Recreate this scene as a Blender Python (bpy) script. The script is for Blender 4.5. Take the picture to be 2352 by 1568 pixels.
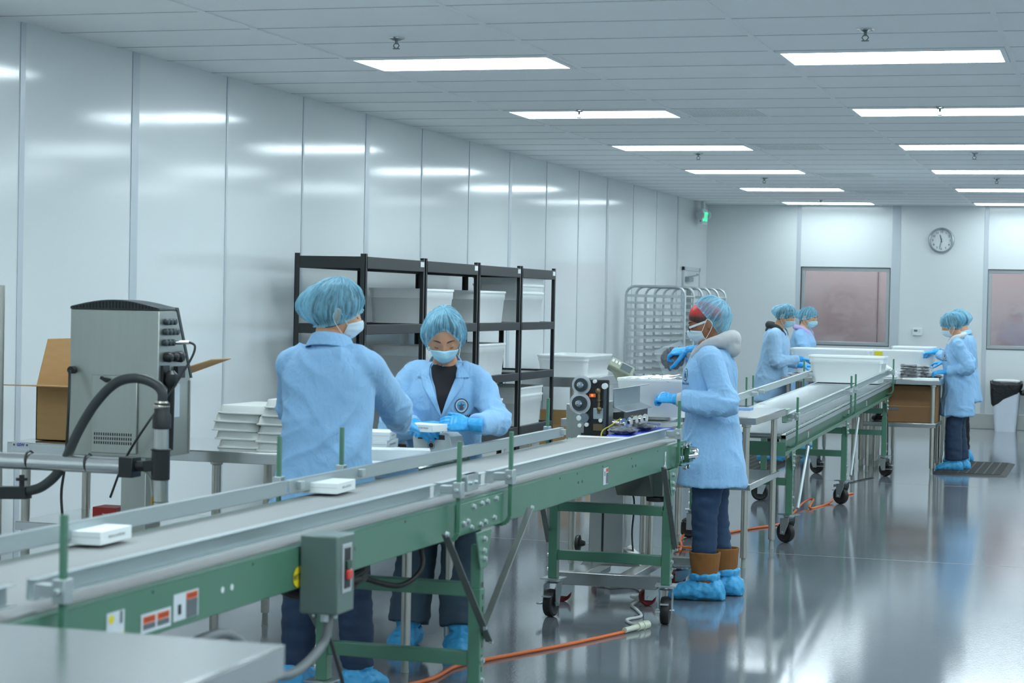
import bpy, bmesh, math, random
from mathutils import Vector, Matrix, noise, Quaternion
from mathutils.bvhtree import BVHTree
from math import sin, cos, pi, radians, sqrt, exp, atan2

S = bpy.context.scene
C = S.collection
random.seed(7)
V = Vector
for o in list(bpy.data.objects):
    bpy.data.objects.remove(o)

# ------------------------------------------------------------------ camera, world, exposure
YAW, PITCH, ROLL = 0.2926, -0.0205, 0.0203
cam = bpy.data.cameras.new('camera')
cam.sensor_width = 36.0
cam.lens = 70.33
cam.clip_start = 0.1
cam.clip_end = 100
cam.dof.use_dof = True
cam.dof.focus_distance = 12.5
cam.dof.aperture_fstop = 5.6
co = bpy.data.objects.new('camera', cam)
C.objects.link(co)
F_ = V((-sin(YAW)*cos(PITCH), cos(YAW)*cos(PITCH), sin(PITCH)))
r0 = V((cos(YAW), sin(YAW), 0))
u0 = r0.cross(F_)
R_ = cos(ROLL)*r0 + sin(ROLL)*u0
U_ = -sin(ROLL)*r0 + cos(ROLL)*u0
mw = Matrix.Identity(4)
for i in range(3):
    mw[i][0] = R_[i]; mw[i][1] = U_[i]; mw[i][2] = -F_[i]
mw[2][3] = 1.55
co.matrix_world = mw
S.camera = co

w = bpy.data.worlds.new('world')
w.use_nodes = True
w.node_tree.nodes['Background'].inputs[0].default_value = (0.55, 0.68, 0.75, 1)
w.node_tree.nodes['Background'].inputs[1].default_value = 0.12
S.world = w
S.view_settings.view_transform = 'Standard'
S.view_settings.look = 'None'
S.view_settings.exposure = 0.26
S.view_settings.gamma = 1.0
S.view_settings.use_curve_mapping = False
LAMP_COL = (0.80, 0.937, 1.0, 1)
LAMP_STR = 15.0

# ------------------------------------------------------------------ helpers
def lin(c):
    c /= 255.0
    return c/12.92 if c <= 0.04045 else ((c+0.055)/1.055)**2.4

def rgb(r, g, b):
    return (lin(r), lin(g), lin(b), 1.0)

MATS = {}
def mat(name, col, rough=0.5, metal=0.0, var=0.06, vscale=8.0, bump=0.0, bscale=60.0, bdist=0.002,
        trans=0.0, alpha=1.0, spec=0.5, emit=None, estr=0.0, sheen=0.0, coat=0.0, stretch=(1, 1, 1), sss=0.0):
    if name in MATS:
        return MATS[name]
    m = bpy.data.materials.new(name)
    m.use_nodes = True
    nt = m.node_tree
    N, L = nt.nodes, nt.links
    b = N['Principled BSDF']
    tc = N.new('ShaderNodeTexCoord')
    mp = N.new('ShaderNodeMapping')
    mp.inputs['Scale'].default_value = stretch
    L.new(tc.outputs['Object'], mp.inputs['Vector'])
    nz = N.new('ShaderNodeTexNoise')
    nz.inputs['Scale'].default_value = vscale
    nz.inputs['Detail'].default_value = 4
    L.new(mp.outputs['Vector'], nz.inputs['Vector'])
    mx = N.new('ShaderNodeMix')
    mx.data_type = 'RGBA'
    mx.inputs[6].default_value = tuple(max(0, c*(1-var)) for c in col[:3])+(1,)
    mx.inputs[7].default_value = tuple(min(1, c*(1+var)) for c in col[:3])+(1,)
    L.new(nz.outputs['Fac'], mx.inputs[0])
    L.new(mx.outputs[2], b.inputs['Base Color'])
    b.inputs['Roughness'].default_value = rough
    b.inputs['Metallic'].default_value = metal
    b.inputs['Specular IOR Level'].default_value = spec
    b.inputs['Alpha'].default_value = alpha
    if trans: b.inputs['Transmission Weight'].default_value = trans
    if sheen: b.inputs['Sheen Weight'].default_value = sheen
    if coat: b.inputs['Coat Weight'].default_value = coat
    if sss:
        b.inputs['Subsurface Weight'].default_value = sss
        b.inputs['Subsurface Radius'].default_value = (0.02, 0.01, 0.006)
    if emit:
        b.inputs['Emission Color'].default_value = emit
        b.inputs['Emission Strength'].default_value = estr
    if bump:
        n2 = N.new('ShaderNodeTexNoise')
        n2.inputs['Scale'].default_value = bscale
        n2.inputs['Detail'].default_value = 3
        L.new(mp.outputs['Vector'], n2.inputs['Vector'])
        bp = N.new('ShaderNodeBump')
        bp.inputs['Strength'].default_value = bump
        bp.inputs['Distance'].default_value = bdist
        L.new(n2.outputs['Fac'], bp.inputs['Height'])
        L.new(bp.outputs['Normal'], b.inputs['Normal'])
    MATS[name] = m
    return m

# materials used all over
M_STEEL = mat('brushed_steel', rgb(182, 182, 176), 0.34, 0.9, 0.10, 5, bump=0.15, bscale=90, bdist=0.0006, stretch=(1, 14, 1))
M_STEELTOP = mat('steel_top', rgb(198, 201, 201), 0.18, 0.92, 0.06, 4, bump=0.1, bscale=60, bdist=0.0005, stretch=(1, 8, 1))
M_TUBE = mat('steel_tube', rgb(188, 186, 178), 0.3, 0.95, 0.06, 6)
M_ZINC = mat('zinc_plated', rgb(185, 195, 196), 0.32, 0.75, 0.12, 20)
M_CHROME = mat('chrome', rgb(215, 215, 215), 0.1, 1.0, 0.02)
M_GREEN = mat('conveyor_green', rgb(76, 120, 99), 0.32, 0.0, 0.06, 6, bump=0.05, bscale=200, bdist=0.0004)
M_BELT = mat('belt_grey', rgb(150, 153, 152), 0.6, 0.0, 0.03, 12, bump=0.25, bscale=500, bdist=0.0006)
M_ALU = mat('aluminium_rail', rgb(172, 184, 186), 0.38, 0.65, 0.06, 20, stretch=(1, .2, 1))
M_BLACKP = mat('black_plastic', rgb(28, 31, 32), 0.4, 0.0, 0.1, 20)
M_BLACKM = mat('black_metal', rgb(38, 42, 44), 0.45, 0.1, 0.1, 10)
M_RUBBER = mat('black_rubber', rgb(22, 23, 24), 0.5, 0.0, 0.15, 15)
M_WHITEP = mat('white_plastic', rgb(226, 232, 232), 0.38, 0.0, 0.02, 10)
M_TOTE = mat('tote_plastic', rgb(240, 245, 245), 0.32, 0.0, 0.03, 5, sss=0.0)
M_GREYP = mat('grey_plastic', rgb(150, 158, 150), 0.42, 0.0, 0.04)
M_CARD = mat('cardboard', rgb(178, 140, 92), 0.8, 0.0, 0.10, 9, bump=0.15, bscale=120, bdist=0.0008, stretch=(1, 1, 6))
M_CARDD = mat('cardboard_dark', rgb(132, 98, 64), 0.8, 0.0, 0.10, 9, bump=0.15, bscale=120, bdist=0.0008)
M_PAPER = mat('white_card', rgb(228, 234, 234), 0.55, 0.0, 0.02)
M_INK = mat('black_ink', rgb(40, 44, 48), 0.6, 0.0, 0.05)
M_CAST = mat('caster_steel', rgb(176, 186, 188), 0.28, 0.8, 0.1, 30)
M_BLUEBELT = mat('blue_belt', rgb(24, 56, 200), 0.3, 0.0, 0.06, 10)
M_FOIL = mat('foil_bag', rgb(200, 205, 208), 0.12, 0.85, 0.2, 25, bump=0.6, bscale=45, bdist=0.006)
M_BLACKBAG = mat('black_packet', rgb(38, 40, 44), 0.2, 0.1, 0.3, 40, bump=0.6, bscale=60, bdist=0.004)
M_ORANGE = mat('orange_cord', rgb(222, 112, 52), 0.45, 0.0, 0.05)
M_WHITECORD = mat('white_cord', rgb(205, 210, 208), 0.4)
M_CLEARBAG = mat('clear_film', rgb(225, 232, 235), 0.15, 0.0, 0.05, alpha=0.45, bump=0.5, bscale=40, bdist=0.004)
M_YELLOW = mat('yellow_sticker', rgb(226, 208, 40), 0.5)
M_ORANGEST = mat('orange_sticker', rgb(226, 92, 34), 0.5)
M_RED = mat('red_plastic', rgb(205, 60, 52), 0.4)
M_LABELG = mat('label_grey', rgb(96, 104, 108), 0.5)

class MB:
    """collects shapes and links them as one mesh object"""
    def __init__(s):
        s.v = []; s.f = []; s.mi = []
    def add(s, vs, fs, mi=0):
        n = len(s.v)
        s.v.extend([tuple(v) for v in vs])
        s.f.extend([tuple(i+n for i in f) for f in fs])
        s.mi.extend([mi]*len(fs))
        return s
    def box(s, a, b, mi=0, M=None):
        x0, y0, z0 = a; x1, y1, z1 = b
        vs = [V((x, y, z)) for z in (z0, z1) for x, y in ((x0, y0), (x1, y0), (x1, y1), (x0, y1))]
        if M: vs = [M @ v for v in vs]
        return s.add(vs, [(3, 2, 1, 0), (4, 5, 6, 7), (0, 1, 5, 4), (1, 2, 6, 5), (2, 3, 7, 6), (3, 0, 4, 7)], mi)
    def bar(s, p, q, wx, wz, mi=0, up=(0, 0, 1)):
        p, q = V(p), V(q)
        d = (q-p).normalized()
        up = V(up)
        if abs(d.dot(up)) > .99: up = V((0, 1, 0))
        x = d.cross(up).normalized()*wx/2
        z = x.cross(d).normalized()*wz/2
        vs = [p-x-z, p+x-z, p+x+z, p-x+z, q-x-z, q+x-z, q+x+z, q-x+z]
        return s.add(vs, [(0, 1, 2, 3), (7, 6, 5, 4), (0, 4, 5, 1), (1, 5, 6, 2), (2, 6, 7, 3), (3, 7, 4, 0)], mi)
    def rings(s, rs, cap=True, mi=0, closed=False):
        n = len(rs[0]); vs = []; fs = []
        for r in rs: vs += list(r)
        k = len(rs)
        for i in range(k if closed else k-1):
            a = i*n; b = ((i+1) % k)*n
            for j in range(n):
                jj = (j+1) % n
                fs.append((a+j, a+jj, b+jj, b+j))
        if cap and not closed:
            fs.append(tuple(range(n-1, -1, -1)))
            fs.append(tuple((k-1)*n+j for j in range(n)))
        return s.add(vs, fs, mi)
    def cyl(s, p, q, r, r2=None, n=16, mi=0):
        return s.tube([p, q], [r, r if r2 is None else r2], n, mi)
    def tube(s, pts, r, n=10, mi=0, closed=False, cap=True):
        pts = [V(p) for p in pts]
        k = len(pts)
        if not isinstance(r, (list, tuple)): r = [r]*k
        rs = []; nx = None
        for i in range(k):
            if closed: d = pts[(i+1) % k]-pts[i-1]
            else: d = pts[min(i+1, k-1)]-pts[max(i-1, 0)]
            if d.length < 1e-9: d = V((0, 0, 1))
            d.normalize()
            if nx is None:
                a = V((0, 0, 1)) if abs(d.z) < .9 else V((1, 0, 0))
                nx = d.cross(a).normalized()
            else:
                nx = (nx-d*nx.dot(d))
                if nx.length < 1e-6: nx = d.orthogonal()
                nx.normalize()
            ny = d.cross(nx)
            rs.append([pts[i]+(nx*cos(t)+ny*sin(t))*r[i] for t in [2*pi*j/n for j in range(n)]])
        return s.rings(rs, cap, mi, closed)
    def lathe(s, prof, c=(0, 0, 0), axis=(0, 0, 1), n=24, mi=0, cap=True):
        c = V(c); ax = V(axis).normalized(); x = ax.orthogonal().normalized(); y = ax.cross(x)
        rs = [[c+ax*h+(x*cos(2*pi*j/n)+y*sin(2*pi*j/n))*max(r, 1e-5) for j in range(n)] for r, h in prof]
        return s.rings(rs, cap, mi)
    def prism(s, poly, d, mi=0):
        poly = [V(p) for p in poly]; d = V(d)
        return s.rings([poly, [p+d for p in poly]], True, mi)
    def ell(s, c, r, nu=16, nv=10, mi=0, M=None):
        c = V(c); rs = []
        for i in range(nv+1):
            t = pi*i/nv
            t = min(max(t, .02), pi-.02)
            ring = []
            for j in range(nu):
                a = 2*pi*j/nu
                p = V((r[0]*sin(t)*cos(a), r[1]*sin(t)*sin(a), -r[2]*cos(t)))
                if M: p = M @ p
                ring.append(c+p)
            rs.append(ring)
        return s.rings(rs, True, mi)
    def mesh(s, name):
        me = bpy.data.meshes.new(name)
        me.from_pydata(s.v, [], s.f)
        me.validate()
        bm = bmesh.new(); bm.from_mesh(me)
        bmesh.ops.recalc_face_normals(bm, faces=bm.faces)
        bm.to_mesh(me); bm.free()
        if len(set(s.mi)) > 1 and len(me.polygons) == len(s.mi):
            me.polygons.foreach_set('material_index', s.mi)
        return me
    def build(s, name, m, parent=None, bevel=0.0, smooth=True, angle=38, sub=0, seg=2):
        me = s.mesh(name)
        o = bpy.data.objects.new(name, me)
        C.objects.link(o)
        for mm in (m if isinstance(m, (list, tuple)) else [m]):
            me.materials.append(mm)
        finish(o, smooth, angle)
        if bevel:
            md = o.modifiers.new('bevel', 'BEVEL')
            md.width = bevel; md.segments = seg; md.limit_method = 'ANGLE'; md.angle_limit = radians(40)
            md.harden_normals = False
        if sub:
            md = o.modifiers.new('sub', 'SUBSURF'); md.levels = sub; md.render_levels = sub
        if parent: o.parent = parent
        return o

def finish(o, smooth=True, angle=38):
    me = o.data
    if smooth:
        me.polygons.foreach_set('use_smooth', [True]*len(me.polygons))
        if angle < 180: me.set_sharp_from_angle(angle=radians(angle))

def tag(o, label, cat, group=None, kind=None):
    o['label'] = label; o['category'] = cat
    if group: o['group'] = group
    if kind: o['kind'] = kind
    return o

def struct(o):
    o['kind'] = 'structure'
    return o

def empty(name, loc, rz=0.0, label=None, cat=None, group=None):
    o = bpy.data.objects.new(name, None)
    o.empty_display_size = 0.1
    C.objects.link(o)
    o.location = loc; o.rotation_euler = (0, 0, rz)
    if label: tag(o, label, cat, group)
    return o

def copy_tree(o, parent=None):
    c = o.copy(); C.objects.link(c)
    if parent: c.parent = parent
    for ch in list(o.children): copy_tree(ch, c)
    return c

def dup(o, loc, rz=None, label=None, group=None):
    c = copy_tree(o)
    c.location = loc
    if rz is not None: c.rotation_euler = (0, 0, rz)
    if label: c['label'] = label
    if group: c['group'] = group
    return c

def text_mesh(txt, size, org, xdir, ydir, off=0.0008, align='CENTER', bold=0.0):
    cu = bpy.data.curves.new('t', 'FONT')
    cu.body = txt; cu.size = size; cu.align_x = align; cu.align_y = 'CENTER'; cu.offset = bold*size
    cu.resolution_u = 2
    o = bpy.data.objects.new('t', cu); C.objects.link(o)
    dg = bpy.context.evaluated_depsgraph_get()
    me = bpy.data.meshes.new_from_object(o.evaluated_get(dg))
    bpy.data.objects.remove(o)
    X, Y = V(xdir).normalized(), V(ydir).normalized(); Z = X.cross(Y)
    b = MB()
    vs = [V(org)+X*v.co.x+Y*v.co.y+Z*off for v in me.vertices]
    b.add(vs, [tuple(p.vertices) for p in me.polygons])
    bpy.data.meshes.remove(me)
    return b

def disc(org, xdir, ydir, rx, ry, off=0.0006, n=24, r0=0.0):
    X, Y = V(xdir).normalized(), V(ydir).normalized(); Z = X.cross(Y)
    b = MB()
    P = lambda k, t: V(org)+X*rx*k*cos(t)+Y*ry*k*sin(t)+Z*off
    o = [P(1, 2*pi*i/n) for i in range(n)]
    if r0: 
        q = [P(r0, 2*pi*i/n) for i in range(n)]
        b.add(o+q, [(i, (i+1) % n, n+(i+1) % n, n+i) for i in range(n)])
    else:
        b.add(o, [tuple(range(n))])
    return b

def quad(org, xdir, ydir, wx, wy, off=0.0005):
    X, Y = V(xdir).normalized(), V(ydir).normalized(); Z = X.cross(Y)
    o = V(org)+Z*off
    return MB().add([o-X*wx/2-Y*wy/2, o+X*wx/2-Y*wy/2, o+X*wx/2+Y*wy/2, o-X*wx/2+Y*wy/2], [(0, 1, 2, 3)])

def spline(pts, n=8):
    pts = [V(p) for p in pts]; out = []
    P = [pts[0]]+pts+[pts[-1]]
    for i in range(1, len(P)-2):
        for k in range(n):
            t = k/n
            a, b, c, d = P[i-1:i+3]
            out.append(0.5*((2*b)+(c-a)*t+(2*a-5*b+4*c-d)*t*t+(3*b-a-3*c+d)*t**3))
    out.append(pts[-1])
    return out

# ------------------------------------------------------------------ the room
WX = -5.328; WY = 26.75; CZ = 2.905
RX, NY = 5.2, -3.2
m_wall = mat('frp_wall', rgb(224, 230, 231), 0.10, 0.0, 0.015, 1.2, bump=0.12, bscale=55, bdist=0.0011, spec=0.5)
m_ceil = mat('ceiling_tile', rgb(249, 251, 251), 0.9, 0.0, 0.03, 3, bump=0.15, bscale=300, bdist=0.001)
m_grid = mat('ceiling_grid', rgb(246, 248, 248), 0.5)
m_gap_shade = mat('ceiling_gap_shade', rgb(205, 210, 212), 0.9)
m_batten = mat('wall_batten', rgb(196, 205, 211), 0.3, 0.12, 0.02)
m_base = mat('metal_base', rgb(196, 198, 192), 0.3, 0.75, 0.05)

def floor_mat():
    m = bpy.data.materials.new('polished_floor'); m.use_nodes = True
    nt = m.node_tree; N, L = nt.nodes, nt.links; b = N['Principled BSDF']
    tc = N.new('ShaderNodeTexCoord')
    n1 = N.new('ShaderNodeTexNoise'); n1.inputs['Scale'].default_value = 0.9; n1.inputs['Detail'].default_value = 8
    n2 = N.new('ShaderNodeTexNoise'); n2.inputs['Scale'].default_value = 75; n2.inputs['Detail'].default_value = 4
    L.new(tc.outputs['Object'], n1.inputs['Vector']); L.new(tc.outputs['Object'], n2.inputs['Vector'])
    cr = N.new('ShaderNodeValToRGB')
    cr.color_ramp.elements[0].position = 0.3; cr.color_ramp.elements[0].color = rgb(104, 111, 118)
    cr.color_ramp.elements[1].position = 0.7; cr.color_ramp.elements[1].color = rgb(118, 125, 131)
    L.new(n1.outputs['Fac'], cr.inputs['Fac'])
    L.new(cr.outputs['Color'], b.inputs['Base Color'])
    mr = N.new('ShaderNodeMapRange'); mr.inputs[3].default_value = 0.05; mr.inputs[4].default_value = 0.10
    L.new(n1.outputs['Fac'], mr.inputs[0]); L.new(mr.outputs[0], b.inputs['Roughness'])
    bp = N.new('ShaderNodeBump'); bp.inputs['Strength'].default_value = 0.22; bp.inputs['Distance'].default_value = 0.0010
    L.new(n2.outputs['Fac'], bp.inputs['Height']); L.new(bp.outputs['Normal'], b.inputs['Normal'])
    b.inputs['Specular IOR Level'].default_value = 0.75
    b.inputs['IOR'].default_value = 1.55
    return m

fl = struct(MB().box((WX-.1, NY-.1, -.1), (RX+.1, WY+1.3, 0)).build('floor', floor_mat()))
jm = mat('floor_joint', rgb(150, 154, 154), 0.5)
j = MB()
for yy in (12.45, 17.9, 6.9):
    j.box((WX+.02, yy-.004, 0.0), (RX-.02, yy+.004, 0.0006))
struct(j.build('trim_60', jm))

ce = struct(MB().box((WX-.1, NY-.1, CZ), (RX+.1, WY+.1, CZ+.1)).build('ceiling', m_ceil))
# exposed grid: main runners along the room, hairline cross-tee strips with the gap shadow put in as darker colour
g = MB()
GX0, GY0, TS = -3.005, 10.603, 0.6096
k = -2
while GX0+1.2192*k < RX:
    x = GX0+1.2192*k
    if x > WX+.02:
        g.box((x-.012, NY, CZ-.007), (x+.012, WY, CZ-.0005))
    k += 1
struct(g.build('trim_61', m_grid))
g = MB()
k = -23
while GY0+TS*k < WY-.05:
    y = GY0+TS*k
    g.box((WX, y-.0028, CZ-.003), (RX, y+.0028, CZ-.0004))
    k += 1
struct(g.build('trim_62', m_gap_shade))

# left wall: glossy panels with battens
struct(MB().box((WX-.12, NY, 0), (WX, WY, CZ)).build('wall_left', m_wall))
struct(MB().box((RX, NY, 0), (RX+.12, WY, CZ)).build('wall_right', m_wall))
struct(MB().box((WX, NY-.12, 0), (RX, NY, CZ)).build('wall_near', m_wall))
n = 1
for k in range(-9, 14):
    y = 9.0+1.2195*k
    wdt = 0.085 if (k-1) % 3 == 0 else 0.026
    if k in (0,): wdt = 0.05
    struct(MB().box((WX, y-wdt/2, .1), (WX+.005, y+wdt/2, CZ)).build('trim_%d' % n, m_batten, bevel=.0015)); n += 1
struct(MB().box((WX, NY, 0), (WX+.012, WY, .15)).build('baseboard_left', m_base, bevel=.004))

# back wall with two windows
W1 = (-4.035, -2.865, -.505+1.55, .525+1.55)
W2 = (-1.60, -.43, -.505+1.55, .525+1.55)
b = MB()
y0, y1 = WY, WY+.14
xs = [WX-.12, W1[0], W1[1], W2[0], W2[1], RX+.12]
for i in range(5):
    if i in (1, 3):
        b.box((xs[i], y0, 0), (xs[i+1], y1, W1[2])); b.box((xs[i], y0, W1[3]), (xs[i+1], y1, CZ))
    else:
        b.box((xs[i], y0, 0), (xs[i+1], y1, CZ))
struct(b.build('wall_back', m_wall))
for x, wd in ((-4.075, .055), (-2.79, .11), (-1.63, .055), (-.375, .055), (.85, .11)):
    struct(MB().box((x-wd/2, WY-.006, .18), (x+wd/2, WY, CZ)).build('trim_%d' % n, m_batten, bevel=.0015)); n += 1
struct(MB().box((WX, WY-.014, 0), (RX, WY, .2)).build('baseboard_back', m_base, bevel=.005))
m_pane = bpy.data.materials.new('window_glass'); m_pane.use_nodes = True
nt = m_pane.node_tree
for nd in list(nt.nodes): nt.nodes.remove(nd)
no = nt.nodes.new('ShaderNodeOutputMaterial'); mxs = nt.nodes.new('ShaderNodeMixShader')
tr = nt.nodes.new('ShaderNodeBsdfTransparent'); gl = nt.nodes.new('ShaderNodeBsdfGlossy')
tr.inputs[0].default_value = (.93, .95, .95, 1); gl.inputs['Roughness'].default_value = 0.06
ns = nt.nodes.new('ShaderNodeTexNoise'); ns.inputs['Scale'].default_value = 3.0
bp = nt.nodes.new('ShaderNodeBump'); bp.inputs['Strength'].default_value = .25; bp.inputs['Distance'].default_value = .01
nt.links.new(ns.outputs['Fac'], bp.inputs['Height']); nt.links.new(bp.outputs['Normal'], gl.inputs['Normal'])
mxs.inputs[0].default_value = 0.16
nt.links.new(tr.outputs[0], mxs.inputs[1]); nt.links.new(gl.outputs[0], mxs.inputs[2]); nt.links.new(mxs.outputs[0], no.inputs[0])
m_alu = mat('window_alu', rgb(176, 184, 186), 0.35, 0.6, 0.03)
m_seal = mat('window_seal', rgb(50, 54, 56), 0.6)
for i, (a, c, z0, z1) in enumerate((W1, W2)):
    fr = MB()
    t = .045
    ya, yb = WY+.02, WY+.1
    fr.box((a, ya, z0), (c, yb, z0+t)).box((a, ya, z1-t), (c, yb, z1)).box((a, ya, z0+t), (a+t, yb, z1-t)).box((c-t, ya, z0+t), (c, yb, z1-t))
    wn = struct(fr.build('window_%d' % (i+1), m_alu, bevel=.003))
    sl = MB()
    s_ = .008
    sl.box((a-s_, WY-.004, z0-s_), (c+s_, WY+.021, z0)).box((a-s_, WY-.004, z1), (c+s_, WY+.021, z1+s_)).box((a-s_, WY-.004, z0), (a, WY+.021, z1)).box((c, WY-.004, z0), (c+s_, WY+.021, z1))
    sl.build('window_seal', m_seal, wn)
    MB().box((a+t, WY+.055, z0+t), (c-t, WY+.061, z1-t)).build('window_pane', m_pane, wn)
# reddish corridor wall seen through the panes
m_red = mat('corridor_wall', rgb(186, 168, 174), 0.5, 0, 0.05, 1.5, bump=.1, bscale=8)
struct(MB().box((WX, WY+1.2, 0), (RX, WY+1.25, CZ)).build('wall_corridor', m_red))
b = MB()
for x in (-4.35, -3.15, -1.95, -.75):
    b.box((x-.008, WY+1.19, 0), (x+.008, WY+1.2, CZ))
struct(b.build('trim_63', mat('corridor_seam', rgb(120, 96, 100), .6)))
cl_ = empty('ceiling_light', (-2.3, WY+.66, CZ), 0, 'added fill light strip in the corridor behind the back windows', 'ceiling light')  # added glowing strip, only there to brighten the corridor behind the panes
cm_ = bpy.data.materials.new('corridor_fill_light'); cm_.use_nodes = True
cm_.node_tree.nodes['Principled BSDF'].inputs['Emission Color'].default_value = (1, .97, .95, 1)
cm_.node_tree.nodes['Principled BSDF'].inputs['Emission Strength'].default_value = 9
MB().box((-2.6, -.12, -.03), (2.6, .12, -.001)).build('diffuser', cm_, cl_)
struct(MB().box((WX, WY+.14, CZ), (RX, WY+1.25, CZ+.05)).build('ceiling_corridor', m_ceil))

# door in the left wall near the far corner
dy0, dy1, dz = 25.16, 26.2, 2.03
d = MB()
d.box((WX, dy0, 0), (WX+.03, dy0+.05, dz)).box((WX, dy1-.05, 0), (WX+.03, dy1, dz)).box((WX, dy0, dz-.05), (WX+.03, dy1, dz))
door = struct(d.build('door_1', m_batten, bevel=.003))
MB().box((WX+.001, dy0+.05, .01), (WX+.02, dy1-.05, dz-.05)).build('door_leaf', mat('door_white', rgb(214, 221, 222), .35), door, bevel=.003)
MB().box((WX+.02, dy0+.22, 1.08), (WX+.026, dy0+.5, 1.76)).build('door_window', mat('door_glass', rgb(80, 92, 96), .08, 0, .1), door, bevel=.002)
b = MB()
b.box((WX+.02, dy0+.12, 1.84), (WX+.075, dy0+.4, 1.9)).bar((WX+.05, dy0+.2, 1.9), (WX+.09, dy0+.62, 1.93), .02, .012).bar((WX+.09, dy0+.62, 1.93), (WX+.03, dy0+.85, 1.95), .02, .012)
b.build('door_closer', mat('closer_grey', rgb(150, 160, 164), .35, .5), door, bevel=.004)

# ------------------------------------------------------------------ ceiling lamps, sprinklers, vents
def make_lamp():
    r = empty('ceiling_light', (0, 0, 0))
    f = MB()
    hx, hy = .595, .295
    ix, iy = .569, .2577
    z0, z1 = -.012, -.001
    f.box((-hx, -hy, z0), (hx, -iy, z1)).box((-hx, iy, z0), (hx, hy, z1)).box((-hx, -iy, z0), (-ix, iy, z1)).box((ix, -iy, z0), (hx, iy, z1))
    f.build('lamp_frame', m_grid, r, bevel=.002)
    em = bpy.data.materials.new('lamp_light'); em.use_nodes = True
    nt = em.node_tree
    for nd in list(nt.nodes): nt.nodes.remove(nd)
    o_ = nt.nodes.new('ShaderNodeOutputMaterial'); e_ = nt.nodes.new('ShaderNodeEmission')
    e_.inputs[0].default_value = LAMP_COL; e_.inputs[1].default_value = LAMP_STR
    nt.links.new(e_.outputs[0], o_.inputs[0])
    MB().box((-ix, -iy, -.009), (ix, iy, -.003)).build('diffuser', em, r)
    return r
proto = make_lamp()
LX = [-4.184+.569+2.4384*i for i in range(4)]
LY = [10.65+.2577+3.048*i for i in range(-4, 6)]
used = False; em2 = None
seen = {(0, j): w for j, w in zip(range(4, 10), ('nearest', 'second nearest', 'third nearest', 'fourth nearest', 'fifth nearest', 'farthest'))}
for i, x in enumerate(LX):
    for jx, y in enumerate(LY):
        if not used: o = proto; used = True
        else: o = copy_tree(proto)
        o.location = (x, y, CZ)
        o['category'] = 'ceiling light'; o['group'] = 'recessed ceiling light panels'
        if jx == 9:
            dif = [c for c in o.children if c.name.startswith('diffuser')][0]
            if em2 is None:
                em2 = dif.data.materials[0].copy(); em2.name = 'lamp_light_dim'; em2.node_tree.nodes['Emission'].inputs[1].default_value = LAMP_STR*.5
                me2 = dif.data.copy(); me2.materials.clear(); me2.materials.append(em2)
            dif.data = me2
        if 4 <= jx and i < 2:
            rank = ('nearest', 'second', 'third', 'fourth', 'fifth', 'farthest')[jx-4]
            o['label'] = 'bright rectangular ceiling light panel, %s of the %s row seen in the photo' % (rank, 'left' if i == 0 else 'right')
        elif i < 2:
            o['label'] = 'bright rectangular ceiling light panel overhead behind the viewpoint, in %s row' % ('the left' if i == 0 else 'the second')
        else:
            o['label'] = 'bright rectangular ceiling light panel outside the picture on the right'

def make_sprinkler():
    r = empty('sprinkler', (0, 0, 0))
    MB().lathe([(.012, 0), (.045, -.001), (.042, -.008), (.02, -.016), (.012, -.018)], n=20).build('escutcheon', M_CHROME, r)
    b = MB().cyl((0, 0, -.018), (0, 0, -.034), .008, n=10)
    b.tube([(-.008, 0, -.03), (-.016, 0, -.042), (-.006, 0, -.056)], .003, 6).tube([(.008, 0, -.03), (.016, 0, -.042), (.006, 0, -.056)], .003, 6)
    b.lathe([(.004, -.054), (.019, -.056), (.019, -.059), (.004, -.06)], n=14)
    b.build('sprinkler_head', mat('dull_brass', rgb(120, 128, 128), .35, .7), r)
    return r
sp = make_sprinkler()
SPR = [(820, 50, 'over the left wall foreground, nearest on the left'), (2017, 25, 'at the top right, nearest on the right'), (1340, 246, 'in front of the second left light panel'),
       (2180, 240, 'in front of the second right light panel'), (1621, 352, 'behind the third left light panel'), (2271, 355, 'behind the third right light panel'),
       (1756, 410, 'behind the fourth left light panel'), (2316, 413, 'behind the fourth right light panel'), (1889, 461, 'beside the farthest left light panel')]
def ray_pt(px, py, z):
    d = F_+R_*((px-1176)/4595.07)-U_*((py-784)/4595.07)
    t = (z-1.55)/d.z
    return V((d.x*t, d.y*t, z))
SPXY = [(-3.62, 9.82), (-1.20, 9.84), (-3.66, 13.68), (-1.16, 13.68), (-3.62, 17.7), (-1.2, 17.7), (-3.6, 21.1), (-1.2, 21.1), (-3.62, 25.5)]
first = True
for (px, py, w_), q in zip(SPR, SPXY):
    o = sp if first else copy_tree(sp); first = False
    o.location = (q[0], q[1], CZ)
    tag(o, 'small chrome ceiling sprinkler '+w_, 'sprinkler', 'ceiling sprinklers')

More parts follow.
